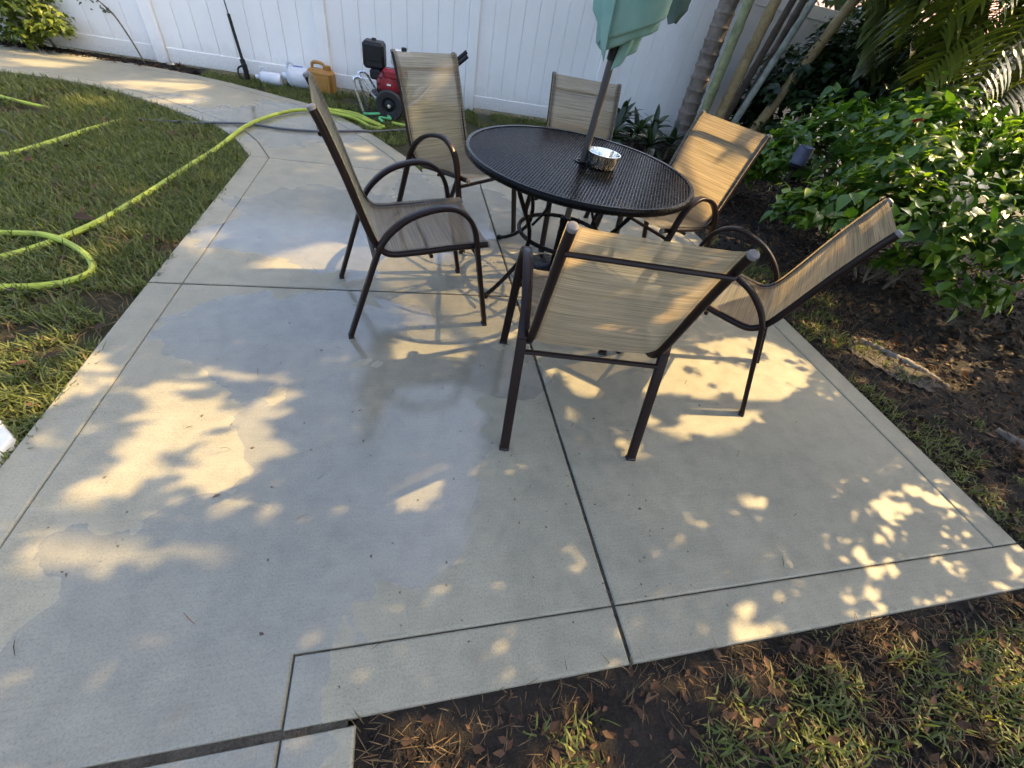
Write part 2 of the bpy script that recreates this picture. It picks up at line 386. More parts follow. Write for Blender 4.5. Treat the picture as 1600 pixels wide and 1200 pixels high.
sheet('sandy_soil', [(2.85, 1.62), (2.98, 1.74), (3.12, 1.70), (3.2, 1.55), (3.3, 1.42), (3.26, 1.27), (3.1, 1.22), (3.02, 1.32), (2.92, 1.36), (2.88, 1.5)], ZG + .022, M['sand'], 'pale dry sandy patch in the right bed', .035)
# ---------------------------------------------------- concrete patio: each tooled panel a piece
patio = empty('patio'); tag(patio, 'broom finished concrete patio with tooled border bands and damp patches', kind='structure')
path = empty('path'); tag(path, 'curving concrete garden path leading away along the fence', kind='structure')
def offset_poly(poly, d):
    n = len(poly); out = []
    for i in range(n):
        p0, p1, p2 = Vector(poly[i - 1]), Vector(poly[i]), Vector(poly[(i + 1) % n])
        a = (p1 - p0).normalized(); b = (p2 - p1).normalized()
        na = Vector((-a.y, a.x)); nb = Vector((-b.y, b.x)); h = (na + nb)
        L = h.length; h = h / L if L > 1e-6 else na
        k = min(2.5, 1 / max(.35, h.dot(na))); out.append(p1 + h * d * k)
    return [tuple(q) for q in out]
def slab(name, poly, parent, gap=.0012, bev=.0075, top=0., bot=-.11):
    A = sum(poly[i][0] * poly[(i + 1) % len(poly)][1] - poly[(i + 1) % len(poly)][0] * poly[i][1] for i in range(len(poly)))
    if A < 0: poly = poly[::-1]
    p1 = offset_poly(poly, gap); p2 = offset_poly(poly, gap + bev); p15 = offset_poly(poly, gap + bev * .3); n = len(poly)
    V = [(x, y, bot) for x, y in p1] + [(x, y, top - bev) for x, y in p1] + [(x, y, top - bev * .3) for x, y in p15] + [(x, y, top) for x, y in p2]
    F = [(k * n + i, k * n + (i + 1) % n, (k + 1) * n + (i + 1) % n, (k + 1) * n + i) for k in range(3) for i in range(n)]
    F.append(tuple(3 * n + i for i in range(n)))
    o = MB().add(V, F).build(name, M['concrete'], parent, smooth=False); return o
def rect(x0, y0, x1, y1): return [(x0, y0), (x1, y0), (x1, y1), (x0, y1)]
g = .0045
XA, XB, XC, XD, XE = -1.30, -1.15, .62, 2.40, 2.55
Y0, Y1, Y2, Y3, Y4 = .16, .32, 2.08, 4.0, 4.15
def shr(x0, y0, x1, y1, l=0, b=0, r=0, t=0): return rect(x0 + l, y0 + b, x1 - r, y1 - t)
J = .004
slab('border_panel', shr(XA, Y0, XB, Y2, t=J, b=J), patio)
slab('border_panel', shr(XA, Y2, XB, Y3, b=J), patio)
slab('concrete_panel', [(XB, Y0 + .004), (-.32, Y0 + .004), (-.32, Y1), (XC - J, Y1), (XC - J, Y2 - J), (XB, Y2 - J)], patio)
slab('border_panel', shr(-.32, Y0, XC, Y1, r=J), patio)
slab('concrete_panel', shr(XC, Y1, XD, Y2, l=J, t=J), patio)
slab('border_panel', shr(XC, Y0, XE, Y1, l=J), patio)
slab('border_panel', shr(XD, Y1, XE, Y2, t=J), patio)
slab('concrete_panel', shr(XB, Y2, XC, Y3, r=J, b=J), patio)
slab('concrete_panel', shr(XC, Y2, XD, Y3, l=J, b=J), patio)
slab('border_panel', shr(XD, Y2, XE, Y4, b=J), patio)
slab('border_panel', shr(.10, Y3, XD, Y4), patio)
# next slab towards the camera, left
slab('concrete_panel', rect(XB, -1.4, -.32, Y0 - .012), patio); slab('border_panel', rect(-.32, -1.4, -.15, Y0 - .012), patio); slab('border_panel', rect(XA, -1.4, XB, Y0 - .012), patio)
b_ = MB(); b_.add([(XA + .02, -1.4, -.0062), (-.17, -1.4, -.0062), (-.17, Y0 + .02, -.0062), (XE - .02, Y0 + .02, -.0062), (XE - .02, Y4 - .02, -.0062), (.12, Y4 - .02, -.0062), (XA + .02, Y3, -.0062)], [tuple(range(7))]); b_.build('joint_dirt', M['joint'], patio, False)
Lp = [(-1.3, 4.0), (-1.45, 4.3), (-1.54, 4.45), (-1.71, 4.66), (-1.97, 4.85), (-2.3, 5.08), (-2.56, 5.25), (-2.97, 5.44), (-3.38, 5.53), (-3.9, 5.52), (-4.6, 5.48), (-5.8, 5.45)]
Rp = [(.12, 4.0), (-.04, 4.42), (-.30, 4.87), (-.56, 5.27), (-.85, 5.62), (-1.15, 5.88), (-2.02, 6.30), (-2.47, 6.45), (-3.09, 6.56), (-3.6, 6.60), (-4.4, 6.62), (-5.8, 6.62)]
def inset(c, d):
    out = []
    for i, p in enumerate(c):
        a = Vector(c[max(i - 1, 0)]); b = Vector(c[min(i + 1, len(c) - 1)]); t = (b - a).normalized(); out.append((p[0] - t.y * d, p[1] + t.x * d))
    out[0] = (c[0][0] + (abs(d) * 1.0 if d < 0 else -abs(d)), c[0][1]); return out
Li = inset(Lp, -.15); Ri = inset(Rp, .15)
SP = 6
slab('border_panel', Lp[:SP + 1] + Li[:SP + 1][::-1], path); slab('border_panel', Lp[SP:] + Li[SP:][::-1], path)
slab('concrete_panel', Li[:SP + 1] + Ri[:SP + 1][::-1], path, .004); slab('concrete_panel', Li[SP:] + Ri[SP:][::-1], path, .004)
slab('border_panel', Ri[:SP + 1] + Rp[:SP + 1][::-1], path); slab('border_panel', Ri[SP:] + Rp[SP:][::-1], path)
c_ = [offset_poly(Lp + Rp[::-1], -.03)]
pb = MB(); q = Lp[1:] + Rp[1:][::-1]; pb.add([(x, y, -.0062) for x, y in inset(Lp, -.03)] + [(x, y, -.0062) for x, y in inset(Rp, .03)[::-1]], [tuple(range(2 * len(Lp)))]); pb.build('joint_dirt', M['joint'], path, False)
PATH_POLY = Lp + Rp[::-1]
def on_concrete(x, y, m=0.):
    c = ((x > XA - m) & (x < XE + m) & (y > Y0 - m) & (y < Y4 - .0 + m)) | ((x > XA - m) & (x < -.15 + m) & (y < .3))
    c &= ~((y > Y3 + m) & (x < .1))
    P2 = PATH_POLY
    return c | inpoly(x, y, P2)
# pale step block at the left edge
o = slab('step_stone', [(-1.318, 1.095), (-1.95, 1.727), (-2.3, 1.4), (-2.3, .45), (-1.318, .45)], None, 0, .008, .012, -.12); o.data.materials[0] = M['pale_stone']
tag(o, 'pale cream step stone corner at the left edge beside the patio border', 'step stone')

# ================================================================== FENCE
FY = 6.82
fence = empty('vinyl_fence', (0, FY, 0)); tag(fence, 'tall white vinyl privacy fence of tongue and groove boards behind the patio', 'fence')
pm = MB(); pm.rbox((0, 0, .92), (.127, .127, 1.9), .008)
pm.add([(-.075, -.075, 1.87), (.075, -.075, 1.87), (.075, .075, 1.87), (-.075, .075, 1.87), (0, 0, 1.94)], [(0, 1, 4), (1, 2, 4), (2, 3, 4), (3, 0, 4), (3, 2, 1, 0)])
bm_ = MB()
bw = .178
# tongue and groove board with chamfered long edges
hw = bw / 2 - .001
prof = [(-hw, -.003), (-hw + .0045, -.0105), (hw - .0045, -.0105), (hw, -.003), (hw, .010), (-hw, .010)]
bm_.add([(x, y, .12) for x, y in prof] + [(x, y, 1.70) for x, y in prof], [(i, (i + 1) % 6, 6 + (i + 1) % 6, 6 + i) for i in range(6)] + [(5, 4, 3, 2, 1, 0), (6, 7, 8, 9, 10, 11)])
rm = MB(); rm.rbox((0, 0, .085), (1.70, .045, .15), .006)
rt = MB(); rt.rbox((0, 0, 1.73), (1.70, .045, .14), .006)
tmpl = {}
def inst(key, mb, mat, parent, loc, name):
    if key not in tmpl:
        o = mb.build(name, mat, parent, True, 30); tmpl[key] = o.data
    else: o = link(name, tmpl[key], parent)
    o.location = loc; return o
PX = [-2.86 + 1.83 * k for k in range(-2, 7)]
for i, x in enumerate(PX):
    inst('post', pm, M['vinyl'], fence, (x, 0, 0), 'post')
    if i < len(PX) - 1:
        cx = x + .915
        inst('rail', rm, M['vinyl'], fence, (cx, 0, 0), 'bottom_rail'); inst('rail_t', rt, M['vinyl'], fence, (cx, 0, 0), 'top_rail')
        nb = 9; pitch = 1.70 / nb
        for k in range(nb):
            o = inst('board', bm_, M['vinyl'], fence, (cx - .85 + pitch * (k + .5), 0, 0), 'board'); o.scale = (pitch / bw, 1, 1)

# ================================================================== SHADE TREES right of the garden, crowns shaped to cast the sun patches
LIT = {  # ground outlines to be sunlit; crown leaves over them are thinned out
'A': ([(-1.06, 1.22), (-1.07, 1.35), (-0.85, 1.5), (-0.51, 1.4), (-0.44, 1.16), (-0.49, 0.95), (-0.42, 0.74), (-0.49, 0.68), (-0.55, 0.55), (-0.61, 0.62), (-0.76, 0.71), (-0.91, 0.64), (-1.06, 0.64), (-1.06, 0.82), (-0.95, 0.92), (-1.08, 1.07)], .22),
'A4': ([(-1.12, .60), (-.80, .62), (-.50, .48), (-.36, .60), (-.38, .82), (-.50, 1.0), (-.98, .98), (-1.12, .82)], .30),
'A5': ([(-.75, .40), (-.50, .38), (-.52, .48), (-.72, .50)], .3),
'A2': ([(-0.47, 0.60), (-0.4, 0.71), (-0.34, 0.67), (-0.35, 0.53), (-0.43, 0.53)], .1),
'A3': ([(-0.62, 0.42), (-0.53, 0.46), (-0.51, 0.4), (-0.59, 0.37)], .1),
'B': ([(0.61, 1.59), (1.28, 1.62), (2.26, 1.73), (2.44, 1.4), (1.78, 1.07), (1.44, 0.97), (0.99, 0.95), (0.66, 1.08)], .10),
'B2': ([(0.83, 0.96), (1.75, 1.05), (1.45, 0.58), (1.11, 0.60), (0.85, 0.76)], .42),
'R1': ([(1.75, 0.54), (2.21, 0.66), (2.4, 0.54), (2.58, 0.31), (2.25, 0.1), (1.92, 0.16), (1.43, 0.13), (1.49, 0.29), (1.82, 0.37)], .70),
'R2': ([(0.94, 0.25), (1.15, 0.30), (1.23, 0.2), (0.88, 0.17)], .1),
'P1': ([(-4.27, 6.5), (-3.84, 6.79), (-3.29, 6.63), (-3.34, 6.07), (-3.8, 5.64)], .1),
'P2': ([(-3.12, 5.58), (-2.83, 6.06), (-2.23, 6.3), (-2.07, 5.97), (-2.49, 5.46)], .05),
'P3': ([(-2.46, 5.22), (-2.1, 5.65), (-2.02, 5.36), (-2.3, 5.06)], .05),
'G1': ([(-3.03, 4.96), (-2.8, 5.25), (-2.64, 4.86), (-2.87, 4.61)], .05),
'G2': ([(-1.75, 1.75), (-1.38, 1.66), (-1.17, 1.40), (-1.30, 1.23), (-1.75, 1.3)], .15),
'E2': ([(-1.35, 2.56), (-1.17, 2.71), (-1.13, 2.47), (-1.23, 2.38)], .05),
'F1': ([(-0.02, 0.16), (0.44, 0.13), (0.55, -0.3), (0.04, -.3)], .15),
'F2': ([(0.66, 0.14), (1.28, 0.15), (2.22, 0.1), (1.97, -0.3), (1.2, -0.3)], .35),
'S1': ([(2.95, 1.72), (3.9, 1.9), (3.67, 1.27), (2.83, 1.23)], .1),
'H1': ([(-1.68, 2.11), (-1.79, 3.11), (-1.63, 3.26), (-1.53, 2.45)], .4),
'C': ([(-.95, 2.19), (-.85, 2.45), (-.6, 2.62), (0, 2.75), (.6, 2.75), (1.3, 2.75), (1.9, 2.9), (1.9, 2.3), (1.0, 2.0), (.6, 1.75), (.25, 1.5), (-.1, 1.5), (-.05, 1.8), (-.2, 2.15)], .01),
'D': ([(-.08, .72), (.12, .72), (.16, .92), (-.02, .95)], .1),
'K': ([(-.82, 2.95), (-.62, 2.95), (-.58, 3.3), (-.78, 3.35)], .15),
'Q': ([(1.9, 2.4), (2.6, 2.2), (3.0, 2.8), (2.7, 3.6), (2.1, 3.3)], .45),
'V': ([(2.7, 1.3), (5.2, 1.3), (5.2, 4.6), (2.7, 4.6)], .12),
'SR': ([(2.6, .2), (3.9, .2), (3.9, 1.3), (2.6, 1.75)], .72),
'V2': ([(2.3, 4.3), (5.4, 4.5), (5.4, 6.2), (2.3, 6.0)], .15),
'W': ([(-.9, 4.2), (-.3, 4.2), (-.35, 4.6), (-.9, 4.55)], .45),
}
def shade_tree(name, base, label, seed, ycen, yw, overhang):
    rg = np.random.default_rng(seed)
    root = empty(name, base); tag(root, label, 'tree', 'tall shade trees to the right of the garden')
    H = 12.0
    def loc(x, y, z): return (x - base[0], y - base[1], z)
    tr = MB(); tp = crom([(0, 0, -.1), (.1, .05, 2), (-.05, .1, 4.5), (.1, 0, 7.5), (0, 0, 11)], 5)
    tr.tube(tp, [.26 - .22 * i / (len(tp) - 1) for i in range(len(tp))], 9); tr.build('trunk', M['palm_bark'], root)
    lb = MB()
    for k in range(22):
        z = 2.6 + k * .42; a = k * 2.4; L = 2.0 + .8 * math.sin(k)
        p0 = Vector((0, 0, z)); p2 = p0 + Vector((math.cos(a) * L * .75, math.sin(a) * L, 1.0)); p1 = (p0 + p2) / 2 + Vector((0, 0, .25))
        pts = crom([p0, p1, p2], 4); lb.tube(pts, [.08 * (1 - .85 * i / (len(pts) - 1)) for i in range(len(pts))], 5)
    if overhang:
        for tx, ty, tz in ((2.2, .3, 3.1), (1.6, 1.9, 3.2), (3.3, -.2, 2.2), (3.6, 1.6, 2.5), (2.6, -.7, 2.9)):
            p0 = Vector((0, 0, 2.4 + .2 * ty)); p2 = Vector(loc(tx, ty, tz)); p1 = p0.lerp(p2, .5) + Vector((0, 0, .35))
            pts = crom([p0, p1, p2], 5); lb.tube(pts, [.06 * (1 - .9 * i / (len(pts) - 1)) for i in range(len(pts))], 5)
    lb.build('limb', M['palm_bark'], root)
    gxs, gys, zs, sz = [], [], [], []
    def layer(x0, x1, y0, y1, st_, z0, z1, smin, smax, skip=None):
        a, b2 = np.meshgrid(np.arange(x0, x1, st_), np.arange(y0, y1, st_)); a = a.ravel() + rg.uniform(0, st_, a.size); b2 = b2.ravel() + rg.uniform(0, st_, b2.size)
        if skip: k_ = ~((a > skip[0]) & (a < skip[1]) & (b2 > skip[2]) & (b2 < skip[3])); a, b2 = a[k_], b2[k_]
        gxs.append(a); gys.append(b2); sz.append(rg.uniform(smin, smax, a.size))
        zs.append((base[0] + rg.normal(0, .75, a.size).clip(-1.5, 1.5) - a) / 1.08 if z0 is None else rg.uniform(z0, z1, a.size))
    low = overhang
    layer(-6.2, 5.6, ycen, yw, .045, None, None, .065, .125, (-2.0, 2.75, -.9, 1.85) if low else None)
    if low:
        layer(-2.05, -.1, -.9, 1.9, .028, 2.4, 3.4, .040, .075)          # low leaves added over the patio to sharpen the sun patches
        layer(-.1, 1.4, -.9, 1.9, .026, 1.9, 2.7, .035, .068, )
        layer(1.4, 2.8, .95, 1.9, .024, 1.75, 2.3, .03, .06)
        layer(1.4, 2.8, -.9, .95, .022, 1.45, 2.0, .028, .055)
    gx = np.concatenate(gxs); gy = np.concatenate(gys); z = np.concatenate(zs); sz = np.concatenate(sz); n = len(gx)
    pm_ = rg.permutation(n); gx, gy, z, sz = gx[pm_], gy[pm_], z[pm_], sz[pm_]
    x = gx + 1.08 * z; y = gy + .13 * z
    keep = np.ones(n, bool)
    jx = gx + (vnoise(gx, gy, 5, 1) - .5) * .12; jy = gy + (vnoise(gx, gy, 5, 2) - .5) * .12
    cell = vnoise(gx, gy, 7.5, 4) * .6 + vnoise(gx, gy, 15, 6) * .4
    fine = vnoise(gx, gy, 13, 14) * .6 + vnoise(gx, gy, 27, 16) * .4
    medium = vnoise(gx, gy, 10, 24) * .6 + vnoise(gx, gy, 21, 26) * .4
    for kk, (poly, blk) in LIT.items():
        cl = fine if kk in ('R1', 'R2', 'B2', 'V', 'V2', 'SR', 'Q', 'F1', 'F2') else medium if kk in ('A', 'A2', 'A4', 'A5', 'B', 'G2') else cell
        ins = inpoly(jx, jy, poly); thr = np.quantile(cl[ins], 1 - blk) if ins.sum() > 10 else 2
        keep &= ~(ins & (cl < thr))
    # uneven crown edge and the odd gap
    keep &= ~((vnoise(gx, gy, 2.1, 8) > .86) & (gx > 2.8))
    idx = np.nonzero(keep & (z > 1.4))[0]; n = len(idx)
    P = np.stack([x[idx] - base[0], y[idx] - base[1], z[idx]], 1)
    d = rg.normal(size=(n, 3)); d /= np.linalg.norm(d, axis=1)[:, None]; e = np.cross(d, rg.normal(size=(n, 3))); e /= np.linalg.norm(e, axis=1)[:, None]
    s = sz[idx][:, None]
    V = np.stack([P - d * s, P + e * s * .5, P + d * s, P - e * s * .5], 1).reshape(-1, 3)
    F = np.arange(n * 4).reshape(n, 4)
    npmesh('crown', V, F, M['canopy'], root, {'tint': np.repeat(rg.random(n), 4)})
shade_tree('shade_tree', (6.9, 1.4, 0), 'tall shade tree nearest the camera beyond the right bed, crown shaped to cast sun patches', 11, -1.6, 3.6, True)
shade_tree('shade_tree', (7.1, 7.5, 0), 'tall shade tree standing beyond the palm clump, crown shaped to cast sun patches', 12, 3.6, 8.2, False)

# ================================================================== TABLE
TC = (.918, 2.345); TZ = .72; TR = .63
table = empty('patio_table', (*TC, 0), R(30)); tag(table, 'round black metal mesh patio table with scrolled wrought iron legs', 'table')
mm = MB(); sp = .0150; hwid = .0020
for sgn in (-1, 1):
    a = sgn * R(32); dx, dy = math.cos(a), math.sin(a); nx_, ny_ = -dy, dx
    k = -int(TR / sp)
    while k * sp < TR - .012:
        o_ = k * sp; L = math.sqrt(max(0, (TR - .006) ** 2 - o_ * o_)); k += 1
        if L < .02 or abs(o_) > TR - .012: continue
        segs = [(-L, L)]
        if abs(o_) < .028: h_ = math.sqrt(.028 ** 2 - o_ ** 2); segs = [(-L, -h_), (h_, L)]
        for t0, t1 in segs:
            z0 = TZ - .004 + sgn * .0004
            p = [(o_ * nx_ + t * dx + w_ * nx_, o_ * ny_ + t * dy + w_ * ny_, zz) for zz in (z0 - .0018, z0 + .0018) for t, w_ in ((t0, -hwid), (t1, -hwid), (t1, hwid), (t0, hwid))]
            mm.add(p, [(4, 5, 6, 7), (3, 2, 1, 0), (0, 1, 5, 4), (2, 3, 7, 6)])
mo = mm.build('mesh_top', M['iron'], table, False); tag(mo, kind='stuff')
rim = MB(); rim.lathe([(TR - .012, TZ - .03), (TR + .004, TZ - .032), (TR + .012, TZ - .022), (TR + .012, TZ - .006), (TR + .004, TZ + .004), (TR - .012, TZ + .002)], 72, closed=True); rim.build('rim', M['iron'], table)
hb = MB(); hb.lathe([(.024, TZ - .06), (.034, TZ - .06), (.034, TZ + .004), (.024, TZ + .004)], 20, closed=True); hb.build('umbrella_collar', M['iron'], table)
for k in range(8):
    a = k * math.pi / 4 + .2; b = MB(); b.tube([(.03 * math.cos(a), .03 * math.sin(a), TZ - .02), ((TR - .01) * math.cos(a), (TR - .01) * math.sin(a), TZ - .02)], .008, 6, flat=(.005, .010), axis=(-math.sin(a), math.cos(a), 0)); b.build('top_brace', M['iron'], table)
b = MB(); b.lathe([(.40 + .008 * math.cos(q_), TZ - .021 + .008 * math.sin(q_)) for q_ in [i * math.pi / 3 for i in range(6)]], 48, closed=True); b.build('top_ring', M['iron'], table)
lr = MB(); lr.lathe([(.275 + .013 * math.cos(q_), .30 + .013 * math.sin(q_)) for q_ in [i * math.pi / 4 for i in range(8)]], 56, closed=True); lr.build('lower_ring', M['iron'], table)
for k in range(4):
    a = k * math.pi / 2; ca, sa = math.cos(a), math.sin(a)
    pr = [(.47, .70), (.44, .62), (.37, .50), (.31, .40), (.288, .31), (.31, .22), (.39, .13), (.49, .055), (.55, .022), (.572, .018)]
    b = MB(); b.tube(crom([(r_ * ca, r_ * sa, z) for r_, z in pr], 4), .0125, 8); lg = b.build('leg', M['iron'], table)
    f = MB(); f.lathe([(.008, 0), (.02, .002), (.022, .012), (.016, .024), (.006, .03)], 12, Matrix.Translation((.572 * ca, .572 * sa, 0))); f.build('foot', M['iron'], lg)
    sc = MB(); sc.tube(crom([(.285 * ca + .0 * sa, .285 * sa, .40), (.20 * ca, .20 * sa, .47), (.15 * ca, .15 * sa, .57), (.22 * ca, .22 * sa, .66), (.36 * ca, .36 * sa, .69)], 4), .008, 6); sc.build('scroll', M['iron'], lg)
# ------------------------------------------------------------------ umbrella
UX, UY = .920, 2.352
umb = empty('patio_umbrella', (UX, UY, 0)); tag(umb, 'closed seafoam green umbrella on a grey pole through the table', 'umbrella')
b = MB(); b.tube([(0, 0, .10), (.02, -.02, 1.30), (.03, -.03, 2.55)], .019, 14); b.build('pole', M['pole'], umb)
b = MB(); b.lathe([(.001, .0), (.22, .0), (.235, .012), (.235, .03), (.20, .05), (.06, .075), (.03, .09), (.03, .40), (.024, .402)], 32); b.build('base', M['iron'], umb)
b = MB(); b.lathe([(.021, .36), (.033, .362), (.033, .40), (.021, .402)], 14); b.tube([(.03, 0, .38), (.075, 0, .38)], .006, 6); b.lathe([(.004, .36), (.016, .365), (.016, .395), (.004, .40)], 8, Matrix.Translation((.08, 0, 0))); b.build('clamp_knob', M['iron'], umb)
b = MB(); b.lathe([(.020, 1.17), (.026, 1.172), (.026, 1.26), (.020, 1.262)], 14, Matrix.Translation((.019, -.018, 0))); b.build('runner', M['black'], umb)
# canopy: gathered cloth wrapped round the pole, flap over flap, each with its own slanting hem
def flap(a0, a1, z0, z1, r_in, lift, seed, zc=0.0, pinch=0.0):
    NT, NZ = 40, 30; rg = random.Random(seed); ph = rg.random() * 6; V = []
    for iz in range(NZ):
        t = iz / (NZ - 1)
        for it in range(NT):
            u = it / (NT - 1); th = R(a0 + (a1 - a0) * u)
            hem = z0 + (z1 - z0) * u + zc * math.sin(math.pi * u)
            z = hem + (2.42 - hem) * t ** 1.35
            k = max(0., z - 1.11)
            R0 = (.030 + .145 * (1 - math.exp(-k / .17))) * (1 - .70 * max(0, min(1, (z - 1.55) / .85)))
            R0 *= 1 - pinch * math.exp(-k / .1)
            r_ = R0 * r_in + lift * (u ** 2.2) * math.exp(-t * 2.2) + .010 * math.sin(u * 9 + ph + z * 3) * math.exp(-t) + .0015 * math.sin(u * 23 + ph)
            edge = max(0, 1 - u / .12); r_ -= .012 * edge
            V.append((.02 + (z - 1.3) * .01 + r_ * math.cos(th), -.02 + r_ * math.sin(th), z))
    return V, [(i * NT + k, i * NT + k + 1, (i + 1) * NT + k + 1, (i + 1) * NT + k) for i in range(NZ - 1) for k in range(NT - 1)]
for prm in ((268, 345, 1.13, 1.22, .66, .03, 1), (20, 215, 1.27, 1.20, .80, .03, 2), (185, 330, 1.18, 1.31, .86, .045, 3, -.01), (150, 232, 1.36, 1.17, .98, .05, 4, .03), (195, 372, 1.22, 1.42, 1.04, .05, 5, -.02), (330, 420, 1.28, 1.20, .85, .06, 6, .03)):
    v_, f_ = flap(*prm); o = MB().add(v_, f_).build('canopy_flap', M['teal'], umb, True, 80)
    sm = o.modifiers.new('thickness', 'SOLIDIFY'); sm.thickness = .0035
for k in range(6):
    a = k * math.pi / 3 + .3; b = MB(); b.tube([(.02 + .03 * math.cos(a), -.02 + .03 * math.sin(a), 1.30), (.03 + .022 * math.cos(a), -.03 + .022 * math.sin(a), 2.4)], .005, 5); b.build('rib', M['black'], umb)
# ------------------------------------------------------------------ steel bowl
bowl = MB()
bowl.lathe([(.070, 0), (.078, .003), (.086, .03), (.088, .062), (.091, .066), (.091, .069), (.086, .069), (.084, .062), (.082, .03), (.074, .007), (.001, .005)], 40)
o = bowl.build('steel_bowl', M['chrome']); o.location = (1.022, 2.30, TZ + .001); tag(o, 'round polished steel bowl sitting on the black mesh table', 'bowl')

# ================================================================== CHAIRS
U = [(0, .0, 0), (.06, 0, .167), (.150, 0, .418), (.178, 0, .482), (.225, 0, .540), (.30, 0, .596), (.395, 0, .630), (.48, 0, .637), (.545, 0, .605), (.588, 0, .54), (.610, 0, .444), (.655, 0, .215), (.697, 0, 0)]
RAIL = [(-.015, 0, .955), (.011, 0, .893), (.064, 0, .742), (.117, 0, .57), (.150, 0, .478), (.185, 0, .432), (.234, 0, .416), (.353, 0, .425), (.50, 0, .441), (.608, 0, .450), (.671, 0, .455)]
HW, SW = .275, .245
def build_chair():
    root = empty('sling_chair')
    pts = crom(U, 5)
    for s in (-1, 1):
        b = MB(); b.tube([p + Vector((0, s * HW, 0)) for p in pts], .02, flat=(.0185, .0105), axis=(0, 1, 0)); fr = b.build('arm_and_legs', M['bronze'], root, True, 50)
        for q in (pts[0], pts[-1]):
            g_ = MB(); g_.rbox((q.x + (.003 if q.x < .1 else -.003), s * HW, .004), (.026, .042, .014), .003); g_.build('foot_glide', M['black'], fr)
    rp = crom(RAIL, 6)
    for s in (-1, 1):
        b = MB(); b.tube([p + Vector((0, s * SW, 0)) for p in rp], .0150, 10); rl = b.build('side_rail', M['bronze'], root)
        for e0, e1 in ((rp[0], rp[1]), (rp[-1], rp[-2])):
            d = (e0 - e1).normalized(); c = MB(); o0 = Vector((0, s * SW, 0))
            c.tube([e0 + o0 - d * .004, e0 + o0 + d * .004, e0 + o0 + d * .008, e0 + o0 + d * .010], [.0162, .0165, .0145, .008], 12); c.build('end_cap', M['cap'], rl)
        # bracket bolts where rail meets the frame
        for qx, qz in ((.158, .462), (.611, .448)):
            c = MB(); c.tube([(qx, s * (SW - .005), qz), (qx, s * (HW + .014), qz)], .007, 8); c.build('bolt', M['bronze'], root)
    for (qx, qz, hw_, r_) in ((.146, .408, HW - .01, .0100), (.618, .405, HW - .01, .0105), (-.001, .878, SW, .0085), (.40, .400, SW, .0095)):
        b = MB(); b.tube([(qx, -hw_, qz), (qx, hw_, qz)], r_, 8); b.build('crossbar', M['bronze'], root)
    # sling cloth between the rails, wrapped over them
    NU = 14; V = []; F = []; uv = []; Lc = 0; q = rp[1:-1] if False else rp
    n = len(q)
    for i, p in enumerate(q):
        if i: Lc += (q[i] - q[i - 1]).length
        a = q[min(i + 1, n - 1)] - q[max(i - 1, 0)]; nrm = Vector((-a.z, 0, a.x)).normalized()
        if nrm.z < 0 and abs(nrm.z) > abs(nrm.x): nrm = -nrm
        if abs(nrm.x) > abs(nrm.z) and nrm.x < 0: nrm = -nrm
        for k in range(NU + 1):
            u = k / NU; yy = (u * 2 - 1) * (SW + .012); ed = abs(u * 2 - 1)
            off = .0165 * min(1, max(0, ed * 1.0)) ** 8 - .007 * (1 - ed ** 4) * math.sin(math.pi * i / (n - 1)) ** 2 + .003
            V.append(p + Vector((0, yy, 0)) + nrm * off); uv.append((u, Lc))
    F = [(i * (NU + 1) + k, i * (NU + 1) + k + 1, (i + 1) * (NU + 1) + k + 1, (i + 1) * (NU + 1) + k) for i in range(n - 1) for k in range(NU)]
    o = MB().add(V, F).build('sling', M['fabric'], root, True, 80)
    ul = o.data.uv_layers.new(name='UVMap')
    for lp in o.data.loops: ul.data[lp.index].uv = uv[lp.vertex_index]
    return root
def copy_tree(o, parent=None):
    c = o.copy(); COL.objects.link(c)
    if parent is not None: c.parent = parent
    for ch in o.children: copy_tree(ch, c)
    return c
CH = [((-.349, 1.939), 10.5, 'brown sling chair left of the table, seen from its side facing right'),
      ((.632, .908), 81.0, 'nearest brown sling chair with its back turned to the camera'),
      ((1.815, 1.29), 136.5, 'brown sling chair at the far right whose back reaches towards the bushes'),
      ((1.965, 2.645), 204.5, 'brown sling chair with sunlit glowing backrest between table and cane trunks'),
      ((.105, 3.30), -50.5, 'tall looking brown sling chair in front of the red pressure washer'),
      ((1.222, 3.377), -91.7, 'brown sling chair behind the table with only its backrest showing beside the umbrella pole')]
ch0 = build_chair(); allc = []
for i in range(len(CH)): allc.append(ch0 if i == 0 else copy_tree(ch0))
for o, ((x, y), h, lab) in zip(allc, CH):
    o.location = (x, y, .001); o.rotation_euler = (0, 0, R(h)); tag(o, lab, 'chair', 'sling chairs around the patio table')

# ================================================================== PRESSURE WASHER and tools by the fence
wx, wy = -.215, 5.98
pw = empty('pressure_washer', (wx, wy, ZG), R(-4)); tag(pw, 'red and black engine pressure washer with chrome frame on black wheels', 'pressure washer')
for sy in (-1, 1):
    T = Matrix.Translation((0, sy * .25, .155)) @ Matrix.Rotation(R(90), 4, 'X')
    wh = MB(); wh.lathe([(.085, -.035), (.14, -.04), (.152, -.028), (.155, 0), (.152, .028), (.14, .04), (.085, .035)], 32, T, closed=True); wo = wh.build('wheel', M['rubber'], pw)
    rm_ = MB(); rm_.lathe([(.001, -.012), (.03, -.02), (.06, -.012), (.088, -.022), (.088, .022), (.06, .012), (.03, .03), (.001, .03)], 24, T); rm_.build('rim', M['black'], wo)
    hb_ = MB(); hb_.lathe([(.001, -.048), (.018, -.045), (.02, -.03), (.02, .03), (.018, .045), (.001, .048)], 12, T); hb_.build('hub', M['tube_steel'], wo)
b = MB()
